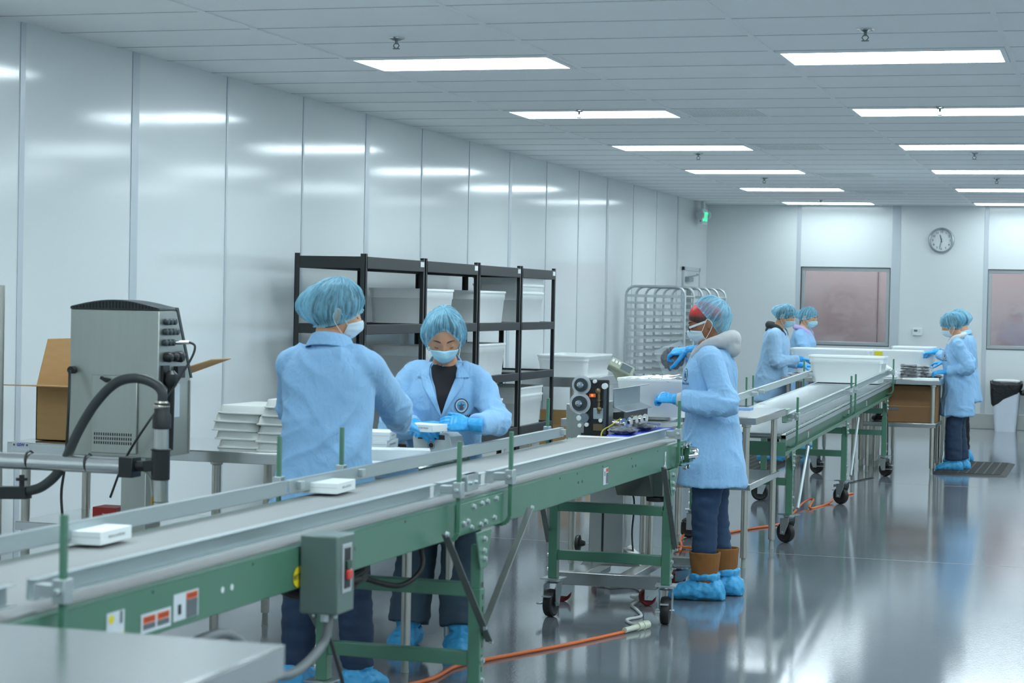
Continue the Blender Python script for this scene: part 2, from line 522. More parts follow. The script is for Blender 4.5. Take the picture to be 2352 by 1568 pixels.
m_vent = mat('vent_white', rgb(232, 236, 236), .6)
vb = None
for k, (y, w_) in enumerate(((13.95, 'nearest'), (17.0, 'second nearest'), (20.1, 'third nearest'), (23.1, 'fourth nearest'))):
    kk = round((y-GY0)/TS)
    y = GY0+TS*kk+TS/2
    if vb is None:
        vb = empty('ceiling_vent', (0, 0, 0))
        f = MB(); f.box((-.29, -.29, -.006), (.29, -.27, -.0005)).box((-.29, .27, -.006), (.29, .29, -.0005)).box((-.29, -.27, -.006), (-.27, .27, -.0005)).box((.27, -.27, -.006), (.29, .27, -.0005))
        f.build('vent_frame', m_grid, vb)
        f = MB()
        for q in range(22):
            f.box((-.262+.0245*q, -.262, -.005), (-.252+.0245*q, .262, -.0006))
        f.build('vent_grille', m_vent, vb)
        o = vb
    else:
        o = copy_tree(vb)
    o.location = (-2.68, y, CZ)
    tag(o, 'square perforated ceiling vent between the light rows, '+w_, 'vent', 'ceiling vents')

# exit sign with emergency lamp head by the far left corner
ex = empty('exit_sign', (WX+.1, 25.95, 2.70), 0, 'white exit sign with glowing green letters hanging near the far left corner', 'exit sign')
MB().box((-.03, -.16, -.1), (.03, .16, .1)).build('housing', M_WHITEP, ex, bevel=.006)
mg = mat('exit_green', rgb(60, 220, 170), .4, emit=rgb(60, 235, 175), estr=1.1)
quad((.031, 0, 0), (0, 1, 0), (0, 0, 1), .28, .16, .0005).build('sign_face', mat('exit_face', rgb(190, 225, 215), .4), ex)
text_mesh('EXIT', .17, (.032, 0, -.005), (0, 1, 0), (0, 0, 1), .001, bold=.02).build('exit_letters', mg, ex)
m_lh = mat('lamphead', rgb(196, 200, 205), .3)
MB().lathe([(.055, 0), (.06, -.02), (.05, -.045), (.01, -.05)], (0, -.165, .02), (0, 1, 0)).build('lamp_head', m_lh, ex)
MB().lathe([(.05, 0), (.055, .02), (.045, .045), (.01, .05)], (0.02, .165, .03), (0, 1, 0)).build('lamp_head', m_lh, ex)
MB().box((-.02, -.05, .1), (.02, .05, .203)).build('bracket', M_WHITEP, ex)
MB().cyl((0, -.163, -.06), (0, -.157, -.06), .009).build('test_button', M_BLACKP, ex)

# clock and thermostat on the back wall
ck = empty('wall_clock', (-2.207, WY, 1.55+.899), 0, 'round silver-rimmed wall clock with black numerals on back wall', 'clock')
b = MB(); b.lathe([(.138, -.002), (.165, -.002), (.168, -.02), (.16, -.036), (.146, -.038), (.14, -.02)], axis=(0, 1, 0), n=48, cap=False)
b.build('clock_rim', mat('silver_rim', rgb(175, 182, 186), .22, .9), ck)
MB().lathe([(.001, -.012), (.143, -.012), (.143, -.002), (.001, -.002)], axis=(0, 1, 0), n=48).build('clock_face', mat('clock_white', rgb(226, 232, 234), .4), ck)
for h in range(1, 13):
    a = pi/2-h*pi/6
    t = text_mesh(str(h), .038, (.112*cos(a), -.0125, .112*sin(a)), (1, 0, 0), (0, 0, 1), .0012, bold=.01)
    t.build('numeral', M_INK, ck)
def hand(h, L, wd):
    a = pi/2-h*2*pi
    d = V((cos(a), 0, sin(a)))
    return MB().bar(V((0, -.017, 0))-d*.025, V((0, -.017, 0))+d*L, wd, .003, up=(0, 1, 0))
hand((11+32/60)/12, .075, .008).build('hour_hand', M_INK, ck)
hand(32/60, .115, .006).build('minute_hand', M_INK, ck)
th = empty('thermostat', (-2.486, WY, 1.55-.305), 0, 'white thermostat with small grey display on the back wall', 'thermostat')
MB().box((-.06, -.028, -.05), (.06, 0, .05)).build('thermostat_body', M_WHITEP, th, bevel=.006)
MB().box((-.045, -.03, .005), (.0, -.027, .028)).build('thermostat_display', M_LABELG, th)
MB().box((.022, -.03, .014), (.03, -.027, .022)).box((.022, -.03, -.006), (.03, -.027, .002)).build('thermostat_buttons', M_GREYP, th)
# ------------------------------------------------------------------ shared builders
def rr(cx, cy, w_, d_, r, z, n=5):
    out = []
    for (sx, sy, a0) in ((1, 1, 0), (-1, 1, pi/2), (-1, -1, pi), (1, -1, 3*pi/2)):
        ox, oy = cx+sx*(w_/2-r), cy+sy*(d_/2-r)
        for i in range(n+1):
            a = a0+pi/2*i/n
            out.append(V((ox+r*cos(a), oy+r*sin(a), z)))
    return out

def steel_table(x0, x1, y0, y1, z, label, shelf=None, group=None, edge=.045, lr=.0205, m_top=None, shelf_edge=.04, legs_x=None):
    cx, cy = (x0+x1)/2, (y0+y1)/2
    t = empty('steel_table', (cx, cy, 0), 0, label, 'table', group)
    hx, hy = (x1-x0)/2, (y1-y0)/2
    b = MB(); b.box((-hx, -hy, z-.004), (hx, hy, z))
    for a, c in (((-hx, -hy, z-edge), (hx, -hy+.004, z-.004)), ((-hx, hy-.004, z-edge), (hx, hy, z-.004)), ((-hx, -hy, z-edge), (-hx+.004, hy, z-.004)), ((hx-.004, -hy, z-edge), (hx, hy, z-.004))):
        b.box(a, c)
    b.build('tabletop', m_top or M_STEELTOP, t, bevel=.0025)
    for lx_ in (legs_x or (-(hx-.065), hx-.065)):
        for sy in (-1, 1):
            px, py = lx_, sy*(hy-.06)
            l = MB().cyl((px, py, .06), (px, py, z-.004), lr, n=18)
            l.lathe([(lr, 0), (lr+.008, .004), (lr+.008, .055), (lr+.014, .06)], (px, py, z-.066), n=18)
            lo = l.build('leg', M_TUBE, t)
            MB().lathe([(.011, .06), (.013, .062), (.015, .015), (.017, 0)], (px, py, 0), n=14).build('leg_foot', M_GREYP, lo)
    if shelf:
        b = MB(); q = .03
        b.box((-hx+q, -hy+q, shelf-.004), (hx-q, hy-q, shelf))
        for a, c in (((-hx+q, -hy+q, shelf-shelf_edge), (hx-q, -hy+q+.004, shelf-.004)), ((-hx+q, hy-q-.004, shelf-shelf_edge), (hx-q, hy-q, shelf-.004)), ((-hx+q, -hy+q, shelf-shelf_edge), (-hx+q+.004, hy-q, shelf-.004)), ((hx-q-.004, -hy+q, shelf-shelf_edge), (hx-q, hy-q, shelf-.004))):
            b.box(a, c)
        b.build('undershelf', M_STEELTOP, t, bevel=.002)
    return t

def make_tote(w_, d_, h, label, loc, rz=0, group=None, rim=.03, lid=False):
    t = empty('storage_tote', loc, rz, label, 'plastic tote', group)
    k = .88
    outer = [rr(0, 0, w_*k, d_*k, .04, 0), rr(0, 0, w_*(k+.012), d_*(k+.014), .045, .012), rr(0, 0, w_*.955, d_*.95, .05, h*.72), rr(0, 0, w_*.975, d_*.97, .05, h*.74), rr(0, 0, w_*.985, d_*.98, .05, h-.002)]
    inner = [rr(0, 0, w_*.975-.008, d_*.97-.008, .045, h-.002), rr(0, 0, w_*.94, d_*.93, .045, h*.7), rr(0, 0, w_*k-.006, d_*k-.006, .036, .006)]
    MB().rings(outer+inner).build('tote_body', M_TOTE, t, angle=50)
    R0 = [rr(0, 0, w_*.985, d_*.98, .05, h-rim*.55), rr(0, 0, w_, d_, .055, h-rim*.55), rr(0, 0, w_*1.004, d_*1.006, .057, h-.006), rr(0, 0, w_, d_, .055, h), rr(0, 0, w_-.03, d_-.03, .05, h), rr(0, 0, w_-.036, d_-.036, .05, h-.008)]
    MB().rings(R0, cap=False, closed=True).build('tote_rim', M_TOTE, t, angle=60)
    if lid:
        MB().rings([rr(0, 0, w_*1.01, d_*1.01, .055, h+.001), rr(0, 0, w_*1.015, d_*1.015, .055, h+.014), rr(0, 0, w_*.96, d_*.96, .05, h+.018)]).build('tote_lid', M_TOTE, t, angle=60)
    return t

def make_caster(parent, x, y, rz, r=.065, z_top=.19, wheel=None, brake=True):
    c = MB()
    top = z_top
    M = Matrix.Translation((x, y, 0)) @ Matrix.Rotation(rz, 4, 'Z')
    off = V((-.025, 0, 0))
    c.box((-.055, -.05, top-.006), (.055, .05, top), M=M)
    c.lathe([(.034, top-.006), (.036, top-.016), (.03, top-.026), (.02, top-.028)], M @ V((0, 0, 0)), n=18)
    for s in (-1, 1):
        poly = [M @ (V((px, s*.031, pz))) for px, pz in ((.03, top-.02), (-.045, top-.03), (-.045, r-.012), (-.005, r-.014), (.03, top-.05))]
        c.prism(poly, M.to_3x3() @ V((0, s*.004, 0)))
    c.cyl(M @ V((-.025, -.043, r)), M @ V((-.025, .043, r)), .008, n=8)
    o = c.build('caster', M_CAST, parent, angle=30)
    ax = M.to_3x3() @ V((0, 1, 0))
    p0 = M @ V((-.025, 0, r))
    prof = [(r*.3, -.021), (r*.62, -.017), (r*.8, -.023), (r*.95, -.019), (r, -.009), (r, .009), (r*.95, .019), (r*.8, .023), (r*.62, .017), (r*.3, .021)]
    MB().lathe(prof, p0, ax, n=28).build('caster_wheel', wheel or M_RUBBER, o)
    if brake:
        b = MB()
        b.box((-.1, -.02, r+.035), (-.05, .02, r+.041), M=M).bar(M @ V((-.025, .036, r)), M @ V((-.115, .03, r+.005)), .022, .006)
        b.build('caster_brake', M_ZINC, o)
    return o

def bolts(parent, pts, axis, r=.0085, h=.009, m=None):
    first = None
    for p in pts:
        if first is None:
            first = MB().lathe([(r*1.35, 0), (r*1.35, .002), (r, .0022), (r, h*.9), (r*.7, h)], (0, 0, 0), axis, n=8).build('bolt', m or M_ZINC, parent, angle=25)
            first.location = p
        else:
            c = first.copy(); C.objects.link(c); c.parent = parent; c.location = p

# ------------------------------------------------------------------ belt conveyor (local: x across, near edge 0; y along)
CV0 = V((-2.165, 3.3, 0)); CVR = -0.0163
cv = empty('belt_conveyor', CV0, CVR, 'long green framed belt conveyor with grey belt running from the left foreground', 'conveyor')
W_ = -.56; YA, YB = -.9, 6.62
for s, x in ((1, 0.0), (-1, W_)):
    b = MB()
    xi = x-.004*s
    b.box((min(x, xi), YA, .745), (max(x, xi), YB, .861))
    a = x-.032*s
    b.box((min(x, a), YA, .857), (max(x, a), YB, .861)).box((min(x, a), YA, .745), (max(x, a), YB, .749))
    sf = b.build('side_frame', M_GREEN, cv, bevel=.0025)
    if s == 1:
        def dots(nm, pts, r_, m_):
            o1 = MB().cyl((.0002, 0, 0), (.0012, 0, 0), r_, n=10).build(nm, m_, sf); o1.location = pts[0]
            for p_ in pts[1:]:
                c_ = o1.copy(); C.objects.link(c_); c_.parent = sf; c_.location = p_
        dots('bolt_hole', [(0, y, .848) for y in (.95, 1.5, 2.1, 2.62, 3.25, 4.35, 4.6, 5.0, 5.5, 6.0)], .004, M_BLACKP)
        dots('slot_hole', [(0, y, .81) for y in (2.16, 2.2, 3.12, 3.16, 4.62, 4.68, 5.52, 5.58)], .006, M_BLACKP)
        dots('hole_plug', [(0, y, .804) for y in (1.322, 1.376)], .008, M_WHITEP)
MB().box((W_+.04, YA, .846), (-.04, YB-.12, .858)).build('slider_bed', M_ZINC, cv)
def stadium(y0, y1, zc, r, n=8):
    p = []
    for i in range(n+1):
        a = -pi/2+pi*i/n
        p.append((y1+r*cos(a), zc+r*sin(a)))
    for i in range(n+1):
        a = pi/2+pi*i/n
        p.append((y0+r*cos(a), zc+r*sin(a)))
    return p
pr = stadium(YA, YB-.10, .818, .048, 10)
bl_ = MB(); pth = pr; rs_ = []
for i, (y, z) in enumerate(pth):
    (ya, za), (yb, zb_) = pth[i-1], pth[(i+1) % len(pth)]
    d_ = V((0, yb-ya, zb_-za)).normalized(); n_ = V((0, d_.z, -d_.y))
    p0 = V((0, y, z))
    rs_.append([V((W_+.036, 0, 0))+p0, V((-.036, 0, 0))+p0, V((-.036, 0, 0))+p0-n_*.006, V((W_+.036, 0, 0))+p0-n_*.006])
bl_.rings(rs_, cap=False, closed=True).build('belt', M_BELT, cv, angle=50)
def rail(parent, x, y0, y1, s, zf=None, h=.046, z=.886, name='guide_rail'):
    zf = zf or (lambda y: 0)
    b = MB(); t = .003; dpt = .026
    for a, c, z0, z1 in ((0, t, 0, h), (0, dpt, h-t, h), (0, dpt, 0, t)):
        xa, xb = x+s*a, x+s*c
        P = lambda xx, yy, zz: V((xx, yy, z+zz+zf(yy)))
        vs = [P(xa, y0, z0), P(xb, y0, z0), P(xb, y0, z1), P(xa, y0, z1), P(xa, y1, z0), P(xb, y1, z0), P(xb, y1, z1), P(xa, y1, z1)]
        b.add(vs, [(0, 1, 2, 3), (7, 6, 5, 4), (0, 4, 5, 1), (1, 5, 6, 2), (2, 6, 7, 3), (3, 7, 4, 0)])
    return b.build(name, M_ALU, parent, bevel=.0012)
for y0, y1 in ((YA, .42), (.50, 3.02), (3.06, 3.55), (3.6, 6.42)):
    rail(cv, -.066, y0, y1, 1)
for y0, y1 in ((YA, 2.86), (2.88, 6.16)):
    rail(cv, -.512, y0, y1, -1)
b = MB(); b.box((-.05, 3.3, .882), (-.028, 3.42, .942)).box((-.072, 3.3, .938), (-.028, 3.42, .942))
rc = b.build('rail_coupling', M_ZINC, cv, bevel=.002)
bolts(rc, [(-.028, 3.33, .91), (-.028, 3.39, .91)], (1, 0, 0), .006)
def guide_post(parent, x, y, s, zf=0, low=.738, z1=1.075, clamp=.912, w=.0145):
    b = MB()
    pts = [V((x-s*.09, y, low)), V((x-s*.035, y, low)), V((x-s*.012, y, low+.008)), V((x, y, low+.03)), V((x, y, z1))]
    for p, q in zip(pts[:-1], pts[1:]):
        b.bar(p, q, w, w, up=(0, 1, 0))
    o = b.build('guide_post', M_GREEN, parent, bevel=.002)
    c = MB(); c.box((x-s*.05-.012, y-.016, clamp-.014), (x-s*.05+.04, y+.016, clamp+.014)).box((x-.016, y-.02, clamp-.026), (x+.014, y+.02, clamp+.026))
    c.cyl((x, y-.02, clamp), (x, y-.034, clamp), .008, n=8)
    c.build('clamp', M_ZINC, o, bevel=.002)
for y in (.5, 3.06, 3.63, 6.34):
    guide_post(cv, .024, y, 1)
for y in (.5, 2.95, 3.5, 6.12):
    guide_post(cv, W_-.024, y, -1)
sp_ = MB().box((.0005, 3.1, .748), (.0065, 3.6, .856)).build('splice_plate', M_GREEN, cv, bevel=.002)
bolts(sp_, [(.0065, y, z) for y, z in ((3.17, .785), (3.21, .79), (3.25, .765), (3.27, .835), (3.35, .765), (3.40, .77), (3.36, .838), (3.42, .84), (3.5, .775), (3.52, .842))], (1, 0, 0))
# end take-up brackets with bearings
for s, x in ((1, .001), (-1, W_-.001)):
    b = MB(); x2 = x+s*.02
    b.box((min(x, x2), 6.42, .75), (max(x, x2), 6.66, .758)).box((min(x, x2), 6.42, .835), (max(x, x2), 6.66, .845)).box((min(x, x2), 6.44, .745), (max(x, x2), 6.452, .835))
    b.box((min(x, x+s*.03), 6.56, .755), (max(x, x+s*.03), 6.65, .83))
    tk = b.build('takeup_bracket', M_GREEN, cv, bevel=.003)
    bolts(tk, [(x2, y, z) for y, z in ((6.36, .79), (6.4, .79), (6.47, .845), (6.54, .846), (6.47, .735), (6.54, .736))], (s, 0, 0), .011, .016, M_CHROME)
    MB().cyl((x+s*.03, 6.5, .79), (x+s*.055, 6.6, .792), .012, n=12).lathe([(.03, 0), (.032, .02), (.02, .03), (.012, .034)], (x+s*.03, 6.62, .80), (s, 0, 0), n=18).build('bearing', M_CHROME, tk)
MB().cyl((W_+.01, YB-.06, .825), (-.01, YB-.06, .825), .046, n=20).build('end_roller', M_ZINC, cv)
def h_frame(parent, y, xl, xr, top, brac=True, zb=(.545, .305), caster=True, z0=.19, m=M_GREEN, wheel=None, rzs=(pi/2+.15, pi/2-.1), tube=.05):
    for k, x in enumerate((xr, xl)):
        s = 1 if k == 0 else -1
        b = MB()
        b.box((x-.022, y-tube/2, z0), (x+.022, y+tube/2, .55)).box((x-.018, y-tube/2+.005, .5), (x+.018, y+tube/2-.005, top-.05))
        b.prism([V((x+s*.024, y-.085, top)), V((x+s*.024, y+.085, top)), V((x+s*.024, y+.035, top-.13)), V((x+s*.024, y-.035, top-.13))], (-s*.006, 0, 0))
        lg = b.build('support_leg', m, parent, bevel=.003)
        sl = MB()
        z = .26
        while z < top-.17:
            sl.box((x+s*.0222-.0004, y-.006, z), (x+s*.0222+.0004, y+.006, z+.018)); z += .042
        sl.build('leg_slots', M_BLACKP, lg)
        bolts(lg, [(x+s*.0245, y, top-.03), (x+s*.0245, y-.005, top-.07), (x+s*.0245, y+.004, top-.1), (x+s*.0225, y, .3), (x+s*.0225, y, z0+.04)], (s, 0, 0), .009, .01)
        if caster: make_caster(parent, x, y, rzs[k], .068, z0, wheel)
    for z in zb:
        MB().box((xl+.022, y-tube*.42, z-.024), (xr-.022, y+tube*.42, z+.024)).build('cross_bar', m, parent, bevel=.003)
for y in (.05, 3.3, 6.18):
    h_frame(cv, y, W_+.004, -.006+.02, .752)
m_brace = mat('brace_steel', rgb(112, 118, 116), .42, .6, .12, 20)
def brace(parent, p, q):
    o = MB().bar(p, q, .006, .026, up=(1, 0, 0)).build('knee_brace', m_brace, parent, bevel=.0015)
    bolts(o, [V(p)+V((.003, 0, 0)), V(q)+V((.003, 0, 0))], (1, 0, 0), .008, .01)
for x in (.05, W_-.03):
    brace(cv, (x, 2.86, .785), (x, 3.34, .36)); brace(cv, (x, 3.80, .785), (x, 3.27, .42))
    brace(cv, (x, 5.92, .78), (x, 6.2, .36))
# control box with push buttons and its conduit
cb = MB().box((.006, 1.79, .678), (.118, 1.915, .895)).build('control_box', mat('box_grey_green', rgb(92, 112, 106), .35, .1, .05), cv, bevel=.005)
MB().box((.118, 1.822, .735), (.1205, 1.888, .87)).build('switch_plate', mat('plate_alu', rgb(190, 196, 198), .35, .5), cb, bevel=.001)
MB().box((.1205, 1.835, .747), (.1225, 1.875, .858)).build('switch_panel', M_INK, cb)
MB().box((.1225, 1.839, .80), (.128, 1.871, .824)).build('green_button', mat('button_green', rgb(22, 66, 42), .35), cb, bevel=.002)
MB().box((.1225, 1.839, .772), (.132, 1.871, .798)).build('red_button', M_RED, cb, bevel=.003)
b = MB()
for y in (1.82, 1.85, 1.885):
    b.cyl((.07, y, .678), (.07, y, .655), .011, n=10)
b.build('cable_glands', M_ZINC, cb)
m_cond = mat('conduit_grey', rgb(112, 118, 120), .5, 0, .05, bump=.5, bscale=260, bdist=.002)
MB().tube(spline([(-.04, 1.0, .56), (-.05, 1.12, .655), (-.02, 1.33, .688), (.01, 1.41, .66), (.03, 1.47, .59), (.05, 1.58, .545), (.06, 1.7, .55), (.07, 1.82, .60), (.07, 1.85, .668)]), .0135, 12).build('conduit', m_cond, cv)
MB().cyl((-.045, .98, .54), (-.04, 1.01, .575), .02, n=10).build('conduit_connector', M_ZINC, cv)
# labels on the near side frame
def lab(org, wy, wz, m, name='label', off=.0006, parent=cv):
    return quad(org, (0, 1, 0), (0, 0, 1), wy, wz, off).build(name, m, parent)
X0 = .0006
l1 = lab((X0, .772, .797), .082, .062, mat('label_white', rgb(205, 214, 218), .5), 'rating_plate')
disc((X0+.0008, .752, .812), (0, 1, 0), (0, 0, 1), .013, .010).build('plate_logo', M_YELLOW, l1)
MB().add(quad((X0+.0012, .797, .812), (0, 1, 0), (0, 0, 1), .011, .028).v, [(0, 1, 2, 3)]).build('plate_barcode', M_LABELG, l1)
MB().add([V((X0+.0012, .785, .767)), V((X0+.0012, .811, .767)), V((X0+.0012, .811, .779))], [(0, 1, 2)]).build('plate_corner', M_YELLOW, l1)
l2 = lab((X0, .967, .779), .15, .046, MATS['label_white'], 'warning_label')
for y in (.932, 1.002):
    lab((X0+.0008, y, .787), .06, .016, M_ORANGEST, 'warning_band', parent=l2)
    lab((X0+.0008, y, .771), .06, .013, M_LABELG, 'warning_text', parent=l2)
text_mesh('WARNING', .0105, (X0+.0016, .932, .787), (0, 1, 0), (0, 0, 1)).build('warning_word', M_INK, l2)
text_mesh('WARNING', .0105, (X0+.0016, 1.002, .787), (0, 1, 0), (0, 0, 1)).build('warning_word', M_INK, l2)
l3 = lab((X0, 1.12, .794), .132, .066, MATS['label_white'], 'warning_label')
lab((X0+.0008, 1.15, .815), .06, .016, M_ORANGEST, 'warning_band', parent=l3)
lab((X0+.0008, 1.15, .784), .06, .044, M_LABELG, 'warning_text', parent=l3)
text_mesh('WARNING', .0105, (X0+.0016, 1.15, .815), (0, 1, 0), (0, 0, 1)).build('warning_word', M_INK, l3)
lab((X0+.0012, 1.085, .788), .016, .024, M_INK, 'hand_symbol', parent=l3)
yl = disc((X0, 1.80, .778), (0, 1, 0), (0, 0, 1), .043, .030, .0006).build('yellow_sticker', M_YELLOW, cv)
disc((X0, 1.80, .778), (0, 1, 0), (0, 0, 1), .046, .032, .0009, r0=.93).build('sticker_ring', M_INK, yl)
text_mesh('HYTROL', .021, (X0+.001, 1.80, .778), (0, 1, 0), (0, 0, 1), bold=.03).build('sticker_word', M_INK, yl)
l4 = lab((X0, 5.05, .803), .08, .072, MATS['label_white'], 'warning_label')
lab((X0+.0008, 5.07, .828), .036, .016, M_RED, 'warning_band', parent=l4)
lab((X0+.0008, 5.07, .793), .036, .046, M_LABELG, 'warning_text', parent=l4)
lab((X0+.0008, 5.03, .815), .012, .02, M_INK, 'hand_symbol', parent=l4)
l5 = lab((X0, 6.16, .80), .03, .07, MATS['label_white'], 'direction_label')
lab((X0+.0008, 6.16, .80), .006, .03, M_INK, 'arrow', parent=l5)
lab((X0, .56, .765), .1, .018, M_ORANGEST, 'warning_label')

# black cable bundle hanging under the belt conveyor
cc = MB()
for i in range(7):
    pts = []
    for t in range(25):
        a = 2*pi*t/24
        pts.append((-2.38+.11*cos(a)*(1+.04*i), 5.86+.23*sin(a)*(1-.03*i), .645+.009*i+.02*sin(2*a+i)))
    cc.tube(pts, .012, 8)
cc.tube(spline([(-2.3, 6.05, .64), (-2.22, 6.15, .61), (-2.17, 6.22, .66), (-2.19, 6.25, .745)]), .009, 8)
tag(cc.build('cable_coil', M_RUBBER), 'coil of black cable tied up beneath the belt conveyor', 'cable')
tag(MB().tube(spline([(-2.1, 5.22, .62), (-2.2, 5.6, .4), (-2.4, 6.2, .12), (-2.5, 6.6, .006)]), .006, 8).build('power_cable', M_RUBBER), 'thin black cable dropping from the grey control box to the floor', 'cable')

# ------------------------------------------------------------------ roller conveyor
def bz(y): return .725+.0205*y
rv = empty('roller_conveyor', (-2.0, 12.75, 0), 0, 'green roller conveyor on casters carrying a white tote toward the back', 'conveyor')
RW, RL = -.66, 6.35
def sl_box(b, x0, x1, y0, y1, z0, z1):
    P = lambda x, y, z: V((x, y, z+bz(y)))
    vs = [P(x0, y0, z0), P(x1, y0, z0), P(x1, y1, z0), P(x0, y1, z0), P(x0, y0, z1), P(x1, y0, z1), P(x1, y1, z1), P(x0, y1, z1)]
    b.add(vs, [(3, 2, 1, 0), (4, 5, 6, 7), (0, 1, 5, 4), (1, 2, 6, 5), (2, 3, 7, 6), (3, 0, 4, 7)])
    return b
for s, x in ((1, 0.0), (-1, RW)):
    def sb(b, a_, c_, z0, z1):
        xa, xb = sorted((x+s*a_, x+s*c_)); return sl_box(b, xa, xb, 0, RL, z0, z1)
    b = MB(); sb(b, -.034, -.030, -.135, 0); sb(b, -.034, .0, -.030, -.026); sb(b, -.034, .002, -.135, -.130); sb(b, -.001, .002, -.130, -.112)
    b.build('side_frame', M_GREEN, rv, bevel=.001)
    b = MB(); sb(b, .0005, .004, -.036, .0); sb(b, -.028, .004, -.004, 0.0)
    b.build('frame_strip', M_ALU, rv)
b = MB(); sl_box(b, RW, 0, -.004, 0, -.135, -.045); b.build('end_plate', M_GREEN, rv, bevel=.002)
ro = None; NR = 97
for i in range(NR):
    y = .04+(RL-.08)*i/(NR-1)
    if ro is None:
        ro = MB().cyl((RW+.037, 0, 0), (-.037, 0, 0), .0205, n=14).cyl((-.037, 0, 0), (-.031, 0, 0), .006, n=8).build('roller', mat('roller_zinc', rgb(196, 204, 206), .25, .85, .08, 30), rv)
        o = ro
    else:
        o = ro.copy(); C.objects.link(o); o.parent = rv
    o.location = (0, y, bz(y)-.01)
caps = MB(); prof_ = []
for i in range(90):
    y = .05+(RL-.1)*i/89
    prof_ += [(y-.034, -.012), (y-.017, -.012), (y-.017, .012), (y+.017, .012), (y+.017, -.012)]
vs_ = [V((xx, y, bz(y)+z)) for xx in (-.004, .001) for y, z in prof_+[(p[0], -.02) for p in reversed(prof_)]]
n2_ = len(vs_)//2; h_ = len(prof_)
fs_ = [(i, (i+1), n2_-2-i, n2_-1-i) for i in range(h_-1)]
caps.add(vs_, fs_+[tuple(n2_+j for j in f) for f in fs_]+[(i, i+1, n2_+i+1, n2_+i) for i in range(h_-1)])
tooth = caps.build('wheel_row', M_ZINC, rv)
for y0, y1 in ((.08, 3.0), (3.05, RL)):
    rail(rv, -.03, y0, y1, 1, lambda y: bz(y)-.725, .05, .80)
for y0, y1 in ((.0, 2.75), (2.78, RL)):
    rail(rv, RW+.01, y0, y1, -1, lambda y: bz(y)-.725, .05, .80)
for y in (.28, 3.05, 3.32, 6.15):
    guide_post(rv, .03, y, 1, 0, bz(y)-.10, bz(y)+.225, bz(y)+.10, .0145)
for y in (.28, 2.43, 2.72, 5.38):
    guide_post(rv, RW-.03, y, -1, 0, bz(y)-.10, bz(y)+.225, bz(y)+.10, .0145)
for y, zz in ((.3, (.40,)), (3.05, (.40, .58)), (5.9, (.40, .60))):
    h_frame(rv, y, RW+.01, -.014, bz(y)-.125, zb=zz, rzs=((-.6, .2) if y < 4 else (2.6, 2.7)))
for y in (.3, 3.05):
    MB().tube([(.03, y+.5, bz(y)-.13), (.03, y+.08, .22)], .011, 10).build('brace_rod', M_ALU, rv)
for y in (1.2, 3.4, 4.6):
    st = quad((-.0295, y, bz(y)-.08), (0, 1, 0), (0, 0, 1), .05, .07).build('side_label', MATS['label_white'], rv)
    quad((-.0288, y, bz(y)-.06), (0, 1, 0), (0, 0, 1), .045, .02).build('label_band', M_RED, st)
MB().box((-.03, .03, .80), (.0, .26, .805)).box((-.03, .03, .80), (-.026, .26, .885)).box((-.045, .03, .88), (.0, .26, .885)).build('rail_bracket', M_GREEN, rv, bevel=.002)

# ------------------------------------------------------------------ tables
t_fg = steel_table(-2.13, -1.467, 2.35, 3.442, .90, 'stainless steel table in the near left corner in front of the belt conveyor', edge=.06)
t_l = steel_table(-4.81, -3.28, 8.04, 8.72, .862, 'stainless steel table by the left wall holding the open cardboard box', shelf=.50, edge=.05, legs_x=(-.70, .25, .70))
sg = quad((-.695, -.34, .845), (1, 0, 0), (0, 0, 1), .09, .036, .0006).build('maker_label', MATS['label_white'], t_l)
text_mesh('GSW', .018, (-.695, -.341, .85), (1, 0, 0), (0, 0, 1), .0006, bold=.04).build('label_letters', mat('blue_ink', rgb(50, 56, 160), .5), sg)
for x in (-.728, -.662):
    quad((x, -.341, .85), (1, 0, 0), (0, 0, 1), .01, .009, .0006).build('label_mark', M_LABELG, sg)
t_l2 = steel_table(-3.26, -2.72, 7.74, 8.42, .858, 'stainless steel packing table between the two workers behind the belt conveyor', edge=.05)
t_c = steel_table(-3.0, -2.42, 10.95, 11.55, .885, 'stainless steel table under the tote of foil bags beside the sealing machine')
t_d = steel_table(-2.74, -2.0, 11.62, 12.74, .895, 'long stainless steel table with undershelf behind the worker in the grey hood', shelf=.50)
t_r = steel_table(-2.28, -1.55, 18.98, 19.74, .885, 'stainless steel table with a cardboard box on its undershelf, beside the right worker', shelf=.478)
t_li = steel_table(-3.06, -2.30, 19.16, 19.84, .875, 'stainless steel table in front of the worker in the dark hood', group=None)
steel_table(-3.06, -2.30, 19.9, 20.6, .875, 'stainless steel table in the back work island under the left rear tote')
steel_table(-2.28, -1.60, 19.8, 20.5, .885, 'stainless steel table in the back work island under the stacked packets')
steel_table(-3.0, -2.30, 20.7, 21.4, .875, 'farthest left stainless steel table of the back work island')
steel_table(-2.28, -1.60, 20.7, 21.4, .885, 'farthest right stainless steel table of the back work island')
t_w = steel_table(-5.2, -4.55, 17.6, 19.2, .86, 'steel table along the left wall beyond the black shelving', edge=.09)

